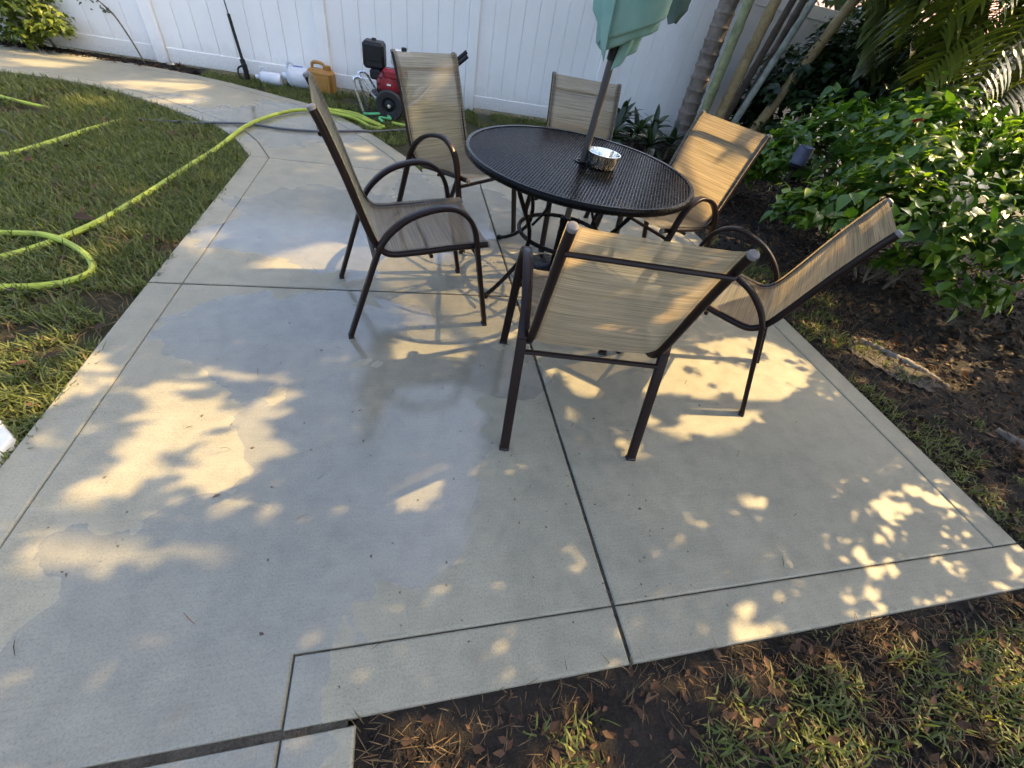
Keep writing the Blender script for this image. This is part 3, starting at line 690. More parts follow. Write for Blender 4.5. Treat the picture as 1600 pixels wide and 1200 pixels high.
for sy in (-1, 1):
    b.tube(crom([(-.30, sy * .17, .0), (-.345, sy * .17, .16), (-.385, sy * .17, .32), (-.35, sy * .17, .365), (-.29, sy * .17, .35), (-.19, sy * .17, .22), (-.08, sy * .17, .165), (.10, sy * .17, .16), (.30, sy * .17, .22), (.55, sy * .17, .48), (.78, sy * .17, .66)], 5), .016, 8)
b.tube([(-.36, -.17, .34), (-.36, .17, .34)], .014, 8); b.tube([(.1, -.17, .16), (.1, .17, .16)], .014, 8); b.tube([(.55, -.17, .48), (.55, .17, .48)], .012, 8)
b.build('frame', M['tube_steel'], pw)
for sy in (-1, 1):
    c = MB(); c.tube([(.72, sy * .17, .61), (.86, sy * .17, .73)], .021, 10); c.build('grip', M['black'], pw)
b = MB(); b.tube([(0, -.3, .155), (0, .3, .155)], .012, 8); b.build('axle', M['tube_steel'], pw)
b = MB(); b.box((0, 0, .205), (.46, .3, .02)); b.build('engine_plate', M['black'], pw)
b = MB(); b.rbox((.02, .02, .34), (.34, .26, .24), .03); b.build('engine_block', M['black'], pw)
Tr = Matrix.Translation((.0, -.13, .34)) @ Matrix.Rotation(R(90), 4, 'X')
b = MB(); b.lathe([(.135, -.02), (.14, .01), (.13, .04), (.10, .055), (.095, .048), (.07, .052), (.065, .062), (.03, .066), (.001, .066)], 28, Tr); ro = b.build('recoil_cover', M['red'], pw)
for k in range(12):
    a = k * math.pi / 6; c = MB(); c.box((.115 * math.cos(a), -.187, .34 + .115 * math.sin(a)), (.012, .012, .03), Matrix.Rotation(-a + math.pi / 2, 3, 'Y')); c.build('cooling_slot', M['black'], ro)
c = MB(); c.box((.0, -.2, .345), (.045, .004, .016)); c.build('label_plate', M['tank'], ro)
b = MB(); b.rbox((.05, -.15, .44), (.24, .09, .10), .025); b.build('fan_shroud', M['red'], pw)
b = MB(); b.rbox((.14, 0, .57), (.24, .26, .15), .04); tk = b.build('fuel_tank', M['tank'], pw)
c = MB(); c.lathe([(.028, .64), (.03, .645), (.03, .675), (.022, .68)], 14, Matrix.Translation((.16, 0, 0))); c.build('fuel_cap', M['black'], tk)
b = MB(); b.rbox((-.16, -.02, .575), (.23, .24, .24), .025); af = b.build('air_filter', M['black'], pw)
c = MB(); c.rbox((-.16, -.143, .60), (.17, .012, .14), .005); c.build('filter_rib', M['black'], af); c = MB(); c.lathe([(.02, .69), (.03, .695), (.02, .715)], 10, Matrix.Translation((-.16, 0, 0))); c.build('wing_nut', M['black'], af)
b = MB(); b.rbox((-.15, -.10, .41), (.12, .10, .10), .02); b.tube([(-.11, -.15, .44), (-.04, -.17, .40), (-.06, -.17, .33)], .012, 6); b.build('carburettor', M['black'], pw)
b = MB(); b.rbox((.27, .02, .27), (.18, .14, .11), .02); b.tube([(.30, -.05, .27), (.30, -.14, .27)], .018, 8); b.build('pump', M['tube_steel'], pw)
# fuel can
cx, cy = -1.07, 6.60
fc = empty('fuel_can', (cx, cy, ZG), R(-12)); tag(fc, 'mustard yellow plastic fuel can standing by the fence post', 'fuel can')
b = MB(); b.rbox((0, 0, .125), (.30, .19, .25), .03); b.build('body', M['gold'], fc)
b = MB(); b.rbox((.0, -.094, .12), (.20, .012, .13), .006); b.build('raised_panel', M['gold'], fc)
b = MB(); b.tube(crom([(-.10, 0, .24), (-.09, 0, .30), (-.03, 0, .315), (.04, 0, .30), (.05, 0, .24)], 5), .018, 8); b.build('handle', M['gold'], fc)
b = MB(); b.lathe([(.034, .24), (.036, .25), (.036, .295), (.03, .30)], 16, Matrix.Translation((.09, 0, 0))); b.build('cap', M['gold'], fc)
# white jugs lying on their sides
def jug(loc, rz, r_, L, label, blue):
    root = empty('plastic_jug', loc, rz); tag(root, label, 'jug')
    T = Matrix.Translation((0, 0, r_)) @ Matrix.Rotation(R(90), 4, 'Y')
    b = MB(); b.lathe([(.001, -L / 2), (r_ * .85, -L / 2), (r_, -L / 2 + .02), (r_, L * .22), (r_ * .93, L * .25), (r_ * .95, L * .28), (r_ * .6, L * .40), (r_ * .3, L * .44), (r_ * .3, L / 2)], 24, T); b.build('body', M['jug'], root)
    b = MB(); b.lathe([(r_ * .33, L / 2 - .02), (r_ * .34, L / 2), (r_ * .34, L / 2 + .02), (.001, L / 2 + .022)], 16, T); b.build('cap', M['jug'], root)
    b = MB(); b.tube(crom([(L * .10, 0, 2 * r_ - .005), (L * .16, 0, 2 * r_ + .03), (L * .3, 0, 2 * r_ + .025), (L * .38, 0, 1.6 * r_)], 4), .012, 6); b.build('handle', M['jug'], root)
    if blue:
        b = MB(); b.box((-.02, -.0, 2 * r_ + .001), (L * .34, .05, .004)); b.build('label_strip', M['blue'], root)
jug((-1.36, 6.66, ZG), R(184), .115, .30, 'larger white plastic jug lying on its side by the fuel can', True)
jug((-1.68, 6.62, ZG), R(176), .070, .27, 'smaller white plastic jug lying on the grass by the fence', False)
# spray wand leaning on the fence
wd = empty('spray_wand', (-1.93, 6.62, ZG)); tag(wd, 'black pressure spray wand leaning upright against the white fence', 'spray wand')
b = MB(); b.tube([(0, 0, .10), (-.02, .02, .22)], .03, 8); b.rbox((.0, -.005, .10), (.05, .05, .17), .012); b.build('gun_body', M['black'], wd)
b = MB(); b.tube(crom([(.0, -.01, .17), (-.075, -.02, .13), (-.075, -.02, .04), (.0, -.01, .02)], 4), .010, 6); b.build('trigger_guard', M['black'], wd)
b = MB(); b.tube([(-.015, .015, .20), (-.06, .06, .62)], .017, 8); b.build('grip_sleeve', M['black'], wd)
b = MB(); b.tube([(-.058, .058, .60), (-.16, .112, 1.62)], .007, 6); b.build('lance', M['greyhose'], wd)

# ================================================================== HOSES
def hose(name, pts, r_, mat, label, cat='hose', n=8, per=8, wob=.012):
    P = crom(pts, per)
    P = [p + Vector((0, 0, wob * math.sin(i * .7))) if wob else p for i, p in enumerate(P)]
    b = MB(); b.tube(P, r_, n); o = b.build(name, mat); tag(o, label, cat); return o
zh = -.008; zc = .021
hose('garden_hose', [(-2.75, 2.05, zh), (-2.3, 2.08, zh), (-1.98, 2.26, zh), (-1.80, 2.60, zh), (-1.70, 3.08, zh), (-1.62, 3.71, zh), (-1.56, 4.15, zh), (-1.49, 4.62, zc), (-1.40, 5.0, zc), (-1.24, 5.36, zc), (-1.05, 5.53, zc), (-.83, 5.52, zc), (-.60, 5.43, zc), (-.42, 5.30, zh), (-.30, 5.29, zh)], .0165, M['hose'], 'lime green hose running from the lawn across the path edge', wob=0)
hose('garden_hose', [(-2.9, 2.2, zh), (-2.4, 2.48, zh), (-2.11, 2.50, zh), (-1.88, 2.46, zh + .02), (-1.68, 2.33, zh + .01), (-1.575, 2.18, zh), (-1.62, 2.07, zh), (-1.73, 2.015, zh), (-1.90, 1.99, zh), (-2.4, 1.90, zh)], .0165, M['hose'], 'lime green hose loop curling on the near left lawn', wob=0)
hose('garden_hose', [(-3.6, 3.2, zh), (-2.95, 3.38, zh), (-2.67, 3.54, zh), (-2.56, 3.85, zh), (-2.50, 4.15, zh), (-2.43, 4.62, zh - .02)], .017, M['hose'], 'short curved stretch of lime hose in mid lawn', wob=0)
hose('garden_hose', [(-4.6, 4.95, zh), (-4.0, 4.98, zh), (-3.55, 4.86, zh), (-3.2, 4.72, zh), (-2.9, 4.68, zh - .025)], .015, M['hose'], 'farthest pale green hose at the upper left of the lawn', wob=0)
hose('garden_hose', [(-.83, 5.66, .02), (-.60, 5.62, .02), (-.42, 5.46, .01), (-.28, 5.32, .0), (-.45, 5.36, .03), (-.66, 5.52, .03), (-.9, 5.56, .045)], .0165, M['hose'], 'lime hose bunched in a loop beside the path near the washer', wob=0)
hose('garden_hose', [(-.20, 5.53, .0), (.0, 5.46, .005), (.15, 5.48, .0), (.40, 5.62, .0)], .017, M['hose'], 'lime hose end lying in grass under the washer wheel', wob=0)
rg_ = MB(); rg_.tube(crom([(-.52, 5.74, .0), (-.40, 5.68, .03), (-.30, 5.73, .035), (-.22, 5.66, .01), (-.34, 5.60, .02), (-.30, 5.52, 0)], 4), .014, 6); o = rg_.build('green_strap', M['greenrag']); tag(o, 'bright green strap tangled in the grass by the washer wheel', 'strap')
hose('pressure_hose', [(-2.3, 4.62, -.01), (-1.9, 4.68, .0), (-1.72, 4.72, .012), (-1.48, 4.80, .014), (-1.20, 4.78, .012), (-.87, 4.85, .012), (-.53, 5.02, .012), (-.36, 5.12, .0), (.0, 5.38, -.005), (.3, 5.5, 0)], .011, M['greyhose'], 'thin dark grey pressure hose crossing the concrete path', wob=0)
hose('pressure_hose', [(-3.6, 4.15, zh), (-3.1, 4.05, zh), (-2.85, 3.95, zh), (-2.70, 3.78, zh - .02)], .009, M['greyhose'], 'grey hose half hidden in the lawn at the left', wob=0)

# ================================================================== VEGETATION
def unit_leaf(fold=.28, curl=.28, wide=.31, nseg=5):
    """ovate leaf, length 1 along +x, folded on the midrib"""
    V = []; F = []
    for i in range(nseg + 1):
        t = i / nseg; w_ = wide * math.sin(math.pi * t ** .62) ** 1.15 if 0 < t < 1 else 0.012
        z = -curl * t * t; zz = z + fold * w_
        V += [(t, w_, zz), (t, 0, z), (t, -w_, zz)]
    for i in range(nseg):
        a = i * 3; F += [(a, a + 1, a + 4, a + 3), (a + 1, a + 2, a + 5, a + 4)]
    return np.array(V), np.array(F)
def frame(d, up):
    d = d / np.linalg.norm(d, axis=1)[:, None]; s = np.cross(up, d); s /= (np.linalg.norm(s, axis=1)[:, None] + 1e-9); n = np.cross(d, s)
    return d, s, n
def scatter(name, mat, parent, LV, LF, P, D, UP, size, width=None, kind=None):
    d, s, n = frame(D, UP); m_ = len(P); w_ = np.ones(m_) if width is None else width
    V = P[:, None, :] + size[:, None, None] * (LV[None, :, 0:1] * d[:, None, :] + LV[None, :, 1:2] * (s * w_[:, None])[:, None, :] + LV[None, :, 2:3] * n[:, None, :])
    F = (LF[None] + (np.arange(m_) * len(LV))[:, None, None]).reshape(-1, LF.shape[1])
    o = npmesh(name, V.reshape(-1, 3), F, mat, parent, {'tint': np.repeat(rng.random(m_), len(LV))}, smooth=True)
    if kind: o['kind'] = kind
    return o
def mat_from(P, d, s, n, size):
    mm_ = Matrix.Identity(4)
    for i in range(3): mm_[i][0] = d[i] * size; mm_[i][1] = s[i] * size; mm_[i][2] = n[i] * size; mm_[i][3] = P[i]
    return mm_
CAMP = np.array([0, 0, 1.36])
def shrub(name, base, label, blobs, nclus, leafL, mat, big=0, seed=1, cat='shrub', leafkw=None, stems=8, young=0, gap=0.):
    """leafy shrub: clusters of leaves on the outside of several lobes"""
    rg = np.random.default_rng(seed); root = empty(name, base); tag(root, label, cat); B = np.array(base)
    LV, LF = unit_leaf(**(leafkw or {}))
    P = []; D = []; UPs = []; SZ = []; NW = []
    tot = sum(b[3] * b[4] for b in blobs)
    tips = []
    for bx, by, bz, rx, rz in blobs:
        k = int(nclus * rx * rz / tot)
        d = rg.normal(size=(k, 3)); d /= np.linalg.norm(d, axis=1)[:, None]; d[:, 2] = np.abs(d[:, 2]) * .9 + d[:, 2] * .1
        rr = rg.uniform(.25, 1.1, k) ** .6
        c = np.array([bx, by, bz]) + d * rr[:, None] * np.array([rx, rx, rz]); c = c[c[:, 2] > .03]
        c = c[vnoise(c[:, 0] + c[:, 2] * .7, c[:, 1] - c[:, 2] * .5, 3.6, seed + 40) > gap]; k2 = max(2, len(c) // 14)
        if gap > 0: c[:k2] += (c[:k2] - np.array([bx, by, bz])) * rg.uniform(.15, .5, (k2, 1))
        for cc in c:
            out = cc - np.array([bx, by, bz - .2]); out /= np.linalg.norm(out) + 1e-6
            tips.append((cc, out)); new = bool(young) and bool(rg.random() < young * (.4 + 1.2 * max(0, out[2]))); nl = rg.integers(4, 8); a0 = rg.random() * 6.28
            t1 = np.cross(out, [0, 0, 1]); t1 /= np.linalg.norm(t1) + 1e-6; t2 = np.cross(out, t1)
            for j in range(nl):
                a = a0 + j * 2.4; el = rg.uniform(.1, .9)
                dd = (t1 * math.cos(a) + t2 * math.sin(a)) * math.cos(el) + out * math.sin(el) + np.array([0, 0, -.25])
                P.append(cc - out * rg.uniform(0, .10) + rg.normal(0, .015, 3)); D.append(dd); UPs.append(out * .6 + np.array([.15, 0, .7]) + rg.normal(0, .25, 3)); SZ.append(leafL * rg.uniform(.45, 1.4) * (.72 if new else 1)); NW.append(new)
    P = np.array(P); D = np.array(D); UPs = np.array(UPs); SZ = np.array(SZ); NW = np.array(NW, dtype=bool)
    dist = np.linalg.norm(P + B - CAMP, axis=1) / SZ; order = np.argsort(dist)
    if big:
        near = order[:big]; rest = order[big:]
        d, s, n = frame(D[near], UPs[near])
        me = bpy.data.meshes.new('leaf'); me.from_pydata([tuple(v) for v in LV], [], [tuple(map(int, f)) for f in LF]); me.materials.append(mat); me.update(); smooth_mesh(me, 80)
        mn = me.copy(); mn.materials[0] = M['hib_new']
        for i, k in enumerate(near):
            o = link('leaf', mn if NW[k] else me, root); o.matrix_local = mat_from(P[k], d[i], s[i], n[i], SZ[k])
    else: rest = order
    r1 = rest[~NW[rest]]; r2 = rest[NW[rest]]
    scatter('foliage', mat, root, LV, LF, P[r1], D[r1], UPs[r1], SZ[r1], kind='stuff')
    if len(r2): scatter('young_foliage', M['hib_new'], root, LV, LF, P[r2], D[r2], UPs[r2], SZ[r2], kind='stuff')
    st = MB()
    for k in range(stems):
        c, out = tips[rg.integers(len(tips))]
        p0 = Vector((rg.normal(0, .12), rg.normal(0, .12), -.05)); p2 = Vector(c); p1 = p0.lerp(p2, .45) + Vector((0, 0, .12))
        pts = crom([p0, p1, p2], 4); st.tube(pts, [.012 * (1 - .7 * i / (len(pts) - 1)) for i in range(len(pts))], 5)
    st.build('stem', M['twig'], root)
    return root
shrub('hibiscus_shrub', (4.0, 2.55, ZG), 'big bright green hibiscus bush filling the right edge behind the far right chair', [(-.35, -.05, .55, .62, .50), (.35, -.25, .62, .75, .62), (.2, .5, .80, .7, .58), (1.1, .1, .85, .8, .75), (-.75, .35, .40, .35, .3), (.0, -.35, .28, .5, .26), (.8, -.6, .35, .6, .35)], 1750, .108, M['hib'], 300, 3, stems=9, young=.34, gap=.36)
shrub('hibiscus_shrub', (4.35, 4.0, ZG), 'green hibiscus bush with a red flower between the palm fronds and the front bush', [(-.5, -.1, .55, .5, .42), (.1, .1, .7, .6, .5), (-.9, .35, .35, .35, .32), (.7, -.2, .9, .6, .5)], 900, .11, M['hib'], 220, 4, stems=6, young=.25, gap=.38)
shrub('leafy_shrub', (3.45, 4.55, ZG), 'low leafy green plant at the corner behind the sunlit chair', [(0, 0, .25, .35, .28), (.35, -.2, .3, .3, .25), (-.35, -.55, .18, .2, .18)], 110, .085, M['hib'], 60, 5, stems=4, young=.2)
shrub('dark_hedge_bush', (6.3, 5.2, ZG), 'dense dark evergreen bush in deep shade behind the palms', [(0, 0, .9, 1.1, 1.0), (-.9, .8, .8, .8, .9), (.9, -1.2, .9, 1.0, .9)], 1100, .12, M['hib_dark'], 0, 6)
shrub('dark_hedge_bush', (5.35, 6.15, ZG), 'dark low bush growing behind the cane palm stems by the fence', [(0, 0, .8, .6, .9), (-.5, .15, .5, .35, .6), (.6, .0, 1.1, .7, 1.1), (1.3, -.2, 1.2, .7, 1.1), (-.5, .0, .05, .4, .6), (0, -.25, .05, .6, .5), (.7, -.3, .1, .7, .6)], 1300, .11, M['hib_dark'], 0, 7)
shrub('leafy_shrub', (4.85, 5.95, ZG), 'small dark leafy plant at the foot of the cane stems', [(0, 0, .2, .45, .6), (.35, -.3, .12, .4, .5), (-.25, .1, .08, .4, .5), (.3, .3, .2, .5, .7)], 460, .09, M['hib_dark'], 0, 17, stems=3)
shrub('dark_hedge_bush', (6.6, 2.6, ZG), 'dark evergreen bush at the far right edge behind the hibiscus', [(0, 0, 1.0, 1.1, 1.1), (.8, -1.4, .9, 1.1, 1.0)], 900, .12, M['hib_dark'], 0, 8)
# red flower and bud
fl = empty('hibiscus_flower', (3.42, 2.72, 1.13)); tag(fl, 'small red hibiscus flower among the dark leaves', 'flower')
for k in range(5):
    a = k * 2 * math.pi / 5; b = MB(); LV, LF = unit_leaf(.15, .5, .5, 4)
    Mx = Matrix.Rotation(R(-30), 3, 'X') @ Matrix.Rotation(a, 3, 'Z') @ Matrix.Rotation(R(-30), 3, 'Y')
    b.add([Mx @ Vector(v) * .042 for v in LV], [tuple(map(int, f)) for f in LF]); b.build('petal', M['red_petal'], fl)
b = MB(); b.tube([(0, 0, 0), (0, -.02, .05)], [.004, .002], 6); b.build('stamen', M['yel'], fl)
# strap leaved plant behind the table
def rosette(name, base, label, heads, L, wd_, mat, seed):
    rg = np.random.default_rng(seed); root = empty(name, base); tag(root, label, 'plant')
    nseg = 6; LV = []; 
    me_cache = []
    for v in range(4):
        b = MB(); curl = .25 + .22 * v; V = []; F = []
        for i in range(nseg + 1):
            t = i / nseg; w_ = wd_ * (math.sin(math.pi * (.12 + .86 * t)) ** .7) if t < 1 else .003
            a = curl * t * 1.6; x = math.sin(a) / (curl * 1.6) * 1.0; z = -(1 - math.cos(a)) / (curl * 1.6)
            V += [(x, w_, z + .35 * w_), (x, 0, z), (x, -w_, z + .35 * w_)]
        for i in range(nseg):
            a = i * 3; F += [(a, a + 1, a + 4, a + 3), (a + 1, a + 2, a + 5, a + 4)]
        me = bpy.data.meshes.new('leaf'); me.from_pydata(V, [], F); me.materials.append(mat); me.update(); smooth_mesh(me, 80); me_cache.append(me)
    for hx, hy, hz in heads:
        n = 17
        for k in range(n):
            o = link('leaf', me_cache[k % 4], root); az = k * 2.39996 + rg.random(); el = R(8 + 68 * (k / n)) + rg.normal(0, .1); s = L * rg.uniform(.75, 1.15)
            o.location = (hx, hy, hz); o.rotation_euler = (rg.normal(0, .2), -el, az); o.scale = (s, s, s)
        b = MB(); b.tube([(hx, hy, -.02), (hx, hy, hz + .02)], .018, 6); b.build('stem', M['twig'], root)
rosette('strap_leaf_plant', (2.92, 5.75, ZG), 'dark green strap leaved plant clump behind the table against the fence', [(0, 0, .22), (.28, .12, .26), (-.27, .1, .2), (.12, -.25, .16), (-.12, .32, .3), (.45, -.15, .18), (-.4, -.12, .14)], .34, .115, M['brom'], 3)
rosette('strap_leaf_plant', (3.45, 5.30, ZG), 'smaller strap leaved plant beside the palm trunk', [(0, 0, .16), (.2, .1, .18)], .28, .10, M['brom'], 5)
# ---------------------------------------------------- palm trunk and canes
def cane(parent, name, p0, p1, r0, r1, mat, rings, seed=0):
    rg = random.Random(seed); p0, p1 = Vector(p0), Vector(p1); d = p1 - p0; side = d.cross(Vector((0, 1, 0))).normalized()
    pts = []; rs = []; steps = rings * 4
    for i in range(steps + 1):
        t = i / steps; k = i % 4
        pts.append(p0 + d * t + side * .04 * math.sin(t * 2.4 + seed)); rr = r0 + (r1 - r0) * t
        rs.append(rr * (1.10 if k == 0 else (1.0 if k != 1 else .97)))
    b = MB(); b.tube(pts, rs, 12); return b.build(name, mat, parent, True, 35)
tpalm = empty('palm_tree', (3.93, 6.28, ZG)); tag(tpalm, 'rough grey brown palm trunk standing against the white fence', 'palm tree')
cane(tpalm, 'trunk', (0, 0, -.05), (-.14, .0, 3.4), .125, .10, M['palm_bark'], 26, 1)
clump = empty('cane_palm', (4.25, 5.9, ZG)); tag(clump, 'clump of leaning ringed cane palm stems with arching fronds', 'palm tree')
CN = [((-.36, .0), (-.40, -.05, 3.2), .062, 'cane_green', 11), ((-.12, -.02), (.02, .0, 3.2), .070, 'cane_tan', 12), ((.10, .05), (.66, .0, 3.1), .045, 'cane_grey', 10), ((.30, -.05), (1.20, -.1, 3.1), .068, 'cane_tan', 11), ((.0, .2), (.42, .15, 3.0), .045, 'cane_dark', 8), ((.2, .22), (.75, .35, 3.0), .05, 'cane_dark', 9)]
for i, ((x, y), top, r_, mt_, rn) in enumerate(CN): cane(clump, 'cane', (x, y, -.05), top, r_, r_ * .85, M[mt_], rn, i)
def frond(parent, name, p0, az, el, L, droop, mat, leafl=.5, nl=44, seed=0, wleaf=.022, hang=.5):
    rg = np.random.default_rng(seed); pts = []; p = np.array(p0, float); e = el; st = L / 24
    for i in range(25):
        pts.append(p.copy()); d = np.array([math.cos(az) * math.cos(e), math.sin(az) * math.cos(e), math.sin(e)]); p = p + d * st; e -= droop / 24 * (0.5 + i / 16)
    pts = np.array(pts); V = []; F = []; T = []
    b = MB(); b.tube([Vector(q) for q in pts], [.014 * (1 - .85 * i / 24) for i in range(25)], 5); V += [np.array(v) for v in b.v]; F4 = [f for f in b.f if len(f) == 4]; T += [.15] * len(V)
    for k in range(nl):
        t = .10 + .90 * k / nl; i = min(23, int(t * 24)); base = pts[i] + (pts[i + 1] - pts[i]) * (t * 24 - i)
        fw = pts[i + 1] - pts[i]; fw /= np.linalg.norm(fw); lat = np.cross(fw, [0, 0, 1]); lat /= np.linalg.norm(lat) + 1e-6
        ll = leafl * (math.sin(math.pi * (.10 + .82 * t)) ** .6) * rg.uniform(.88, 1.1)
        for sd in (-1, 1):
            d = lat * sd * rg.uniform(.75, .95) + fw * rg.uniform(.45, .7) + np.array([0, 0, .18]); d /= np.linalg.norm(d)
            q = base.copy(); tn = rg.random(); nb_ = len(V); ns = 4
            for j in range(ns + 1):
                s_ = j / ns; w_ = wleaf * (math.sin(math.pi * (.12 + .86 * s_)) ** .6) if j < ns else .001
                wv = np.cross(d, [0, 0, 1.]); 
                if np.linalg.norm(wv) < .2: wv = fw - d * (fw @ d)
                wv = wv / np.linalg.norm(wv) * .8 + fw * .3; wv /= np.linalg.norm(wv)
                V += [q + wv * w_, q - wv * w_]; T += [tn, tn]
                d = d + np.array([0, 0, -hang * (.35 + s_)]) * .55; d /= np.linalg.norm(d); q = q + d * ll / ns
            for j in range(ns): F4.append((nb_ + 2 * j, nb_ + 2 * j + 1, nb_ + 2 * j + 3, nb_ + 2 * j + 2))
    return npmesh(name, np.array(V), np.array(F4), mat, parent, {'tint': np.array(T)}, smooth=True)
FR = [((.9, -.1, 2.75), -75, 35, 2.3, 2.3, 'palm'), ((1.15, -.1, 2.6), -50, 20, 2.2, 2.1, 'palm'), ((.6, 0, 2.7), -95, 30, 2.0, 2.4, 'palm'), ((1.2, -.1, 2.7), -20, 30, 2.4, 1.9, 'palm'), ((1.1, -.2, 2.3), -70, 5, 1.6, 1.6, 'palm'), ((1.2, 0, 2.4), -35, -5, 1.7, 1.5, 'palm'),
      ((.0, 0, 3.2), -60, 50, 2.2, 2.4, 'palm'), ((-.4, 0, 3.2), 150, 45, 2.0, 2.0, 'palm'), ((.7, .1, 3.0), 40, 45, 2.2, 2.1, 'palm'), ((1.2, 0, 2.9), 10, 40, 2.2, 2.1, 'palm'), ((.8, 0, 2.2), -80, -20, 1.3, 1.0, 'palm'), ((.75, -.2, 2.7), -105, 25, 1.9, 2.6, 'palm'), ((.95, -.25, 2.6), -88, 15, 1.9, 2.5, 'palm'), ((.55, -.2, 2.65), -118, 20, 1.8, 2.6, 'palm'), ((.95, -.2, 2.4), -65, 5, 1.7, 1.9, 'palm'), ((.35, -.1, 2.9), -80, 20, 1.6, 2.7, 'palm'), ((1.3, -.6, 2.5), -100, 10, 1.5, 1.8, 'palm_y'), ((1.5, -.5, 2.6), -60, 20, 1.8, 2.2, 'palm_y'), ((1.6, -.9, 2.3), -95, -5, 1.3, 1.4, 'palm'), ((1.0, -.5, 2.3), -110, -10, 1.3, 1.2, 'palm'), ((.75, .3, 2.5), -20, -10, 1.4, 1.3, 'palm'), ((.5, .35, 2.6), -55, -20, 1.4, 1.0, 'palm'), ((.9, .2, 2.2), -75, -15, 1.3, 1.0, 'palm')]
for i, (p0, az, el, L, dr, mt_) in enumerate(FR): frond(clump, 'frond', p0, R(az), R(el), L, dr, M[mt_], .52, 46, 20 + i)
p2 = empty('fan_palm', (6.35, 4.35, ZG)); p2.name = 'feather_palm'; tag(p2, 'sunlit yellow green feather palm hanging into the upper right corner', 'palm tree')
cane(p2, 'trunk', (0, 0, -.05), (.05, 0, 2.2), .10, .08, M['palm_bark'], 14, 4)
FR2 = [((0, 0, 2.2), 180, 35, 2.0, 2.2, 'palm_y'), ((0, 0, 2.15), 205, 25, 2.1, 2.1, 'palm_y'), ((0, 0, 2.2), 160, 30, 2.0, 2.0, 'palm_y'), ((0, 0, 2.1), 185, 5, 1.7, 1.3, 'palm_y'), ((0, 0, 2.2), 222, 30, 2.1, 2.2, 'palm_y'), ((0, 0, 2.2), 140, 40, 1.9, 2.1, 'palm'), ((0, 0, 2.3), 195, 45, 2.3, 2.3, 'palm_y'), ((0, 0, 2.25), 20, 40, 1.9, 2.2, 'palm'), ((0, 0, 2.25), 90, 40, 1.9, 2.2, 'palm'), ((0, 0, 2.0), 215, -10, 1.5, .9, 'palm_y')]
for i, (p0, az, el, L, dr, mt_) in enumerate(FR2): frond(p2, 'frond', p0, R(az), R(el), L, dr, M[mt_], .5, 42, 50 + i)
# large torn leaf hanging beside the umbrella
bl = empty('banana_plant', (3.03, 6.28, ZG)); tag(bl, 'single broad dark green leaf hanging beside the umbrella canopy', 'plant')
b = MB(); b.tube(crom([(1.02, .22, -.05), (.98, .22, 1.2), (.80, .1, 2.3), (.15, -.55, 2.35), (-.28, -.95, 1.77)], 6), [.02] * 19 + [.012] * 5 + [.008], 6); b.build('stalk', M['cane_green'], bl)
V = []; F = []; ns = 8
for i in range(ns + 1):
    t = i / ns; w_ = .11 * math.sin(math.pi * (.10 + .84 * t)) ** .55; c = Vector((-.28 - .10 * t, -.95 - .14 * t, 1.79 - .42 * t)); sd = Vector((.82, -.5, .1)).normalized()
    for q_, u_ in ((1, 1), (.5, .5), (0, 0), (-.5, .5), (-1, 1)): V.append(c + sd * w_ * q_ * (1 + .12 * math.sin(i * 2.2 + q_)) + Vector((0, .04 * u_, -.02 * u_ + .012 * math.sin(i * 3 + q_))))
for i in range(ns):
    for k in range(4): F.append((i * 5 + k, i * 5 + k + 1, i * 5 + k + 6, i * 5 + k + 5))
MB().add(V, F).build('leaf_blade', M['brom'], bl, True, 80)
# ---------------------------------------------------- shrub and sapling at the upper left
shrub('yellow_green_shrub', (-3.95, 6.62, ZG), 'airy yellow green shrub in the mulch at the upper left by the fence', [(0, -.02, .40, .36, .42), (.26, -.08, .26, .22, .22), (-.35, 0, .34, .32, .36), (-.05, -.08, .14, .26, .22)], 480, .06, M['yel'], 0, 9, stems=5)
sp_ = empty('sapling', (-3.0, 6.66, ZG)); tag(sp_, 'thin nearly bare sapling leaning against the fence in mulch', 'sapling')
b = MB(); b.tube(crom([(0, 0, -.03), (-.08, .02, .25), (-.20, .05, .48), (-.42, .06, .60), (-.60, .06, .66)], 5), [.009] * 10 + [.005] * 11, 5); b.tube([(-.16, .04, .42), (-.30, .0, .62)], .004, 4); b.tube([(-.35, .06, .57), (-.45, .02, .50)], .003, 4); b.build('stem', M['twig'], sp_)
LV, LF = unit_leaf(); k = 34; tt = rng.random(k); P = np.stack([-.18 - .45 * tt, .04 + rng.normal(0, .03, k), .46 + .22 * tt + rng.normal(0, .05, k)], 1)
scatter('foliage', M['hib_dark'], sp_, LV, LF, P, rng.normal(size=(k, 3)), rng.normal(size=(k, 3)) + [0, 0, 1], rng.uniform(.03, .055, k), kind='stuff')
# slate coloured pot half hidden by the leaves
gp = empty('glazed_pot', (3.55, 3.62, ZG)); tag(gp, 'small slate blue glazed pot half hidden among the hibiscus leaves', 'pot')
b = MB(); b.lathe([(.03, .60), (.062, .62), (.074, .68), (.066, .75), (.070, .762), (.062, .762), (.052, .70), (.001, .66)], 24); b.build('body', M['slate'], gp)
b = MB(); b.lathe([(.11, .0), (.11, .02), (.02, .04), (.016, .56), (.05, .59), (.09, .60), (.001, .602)], 18); b.build('stand', M['black'], gp)
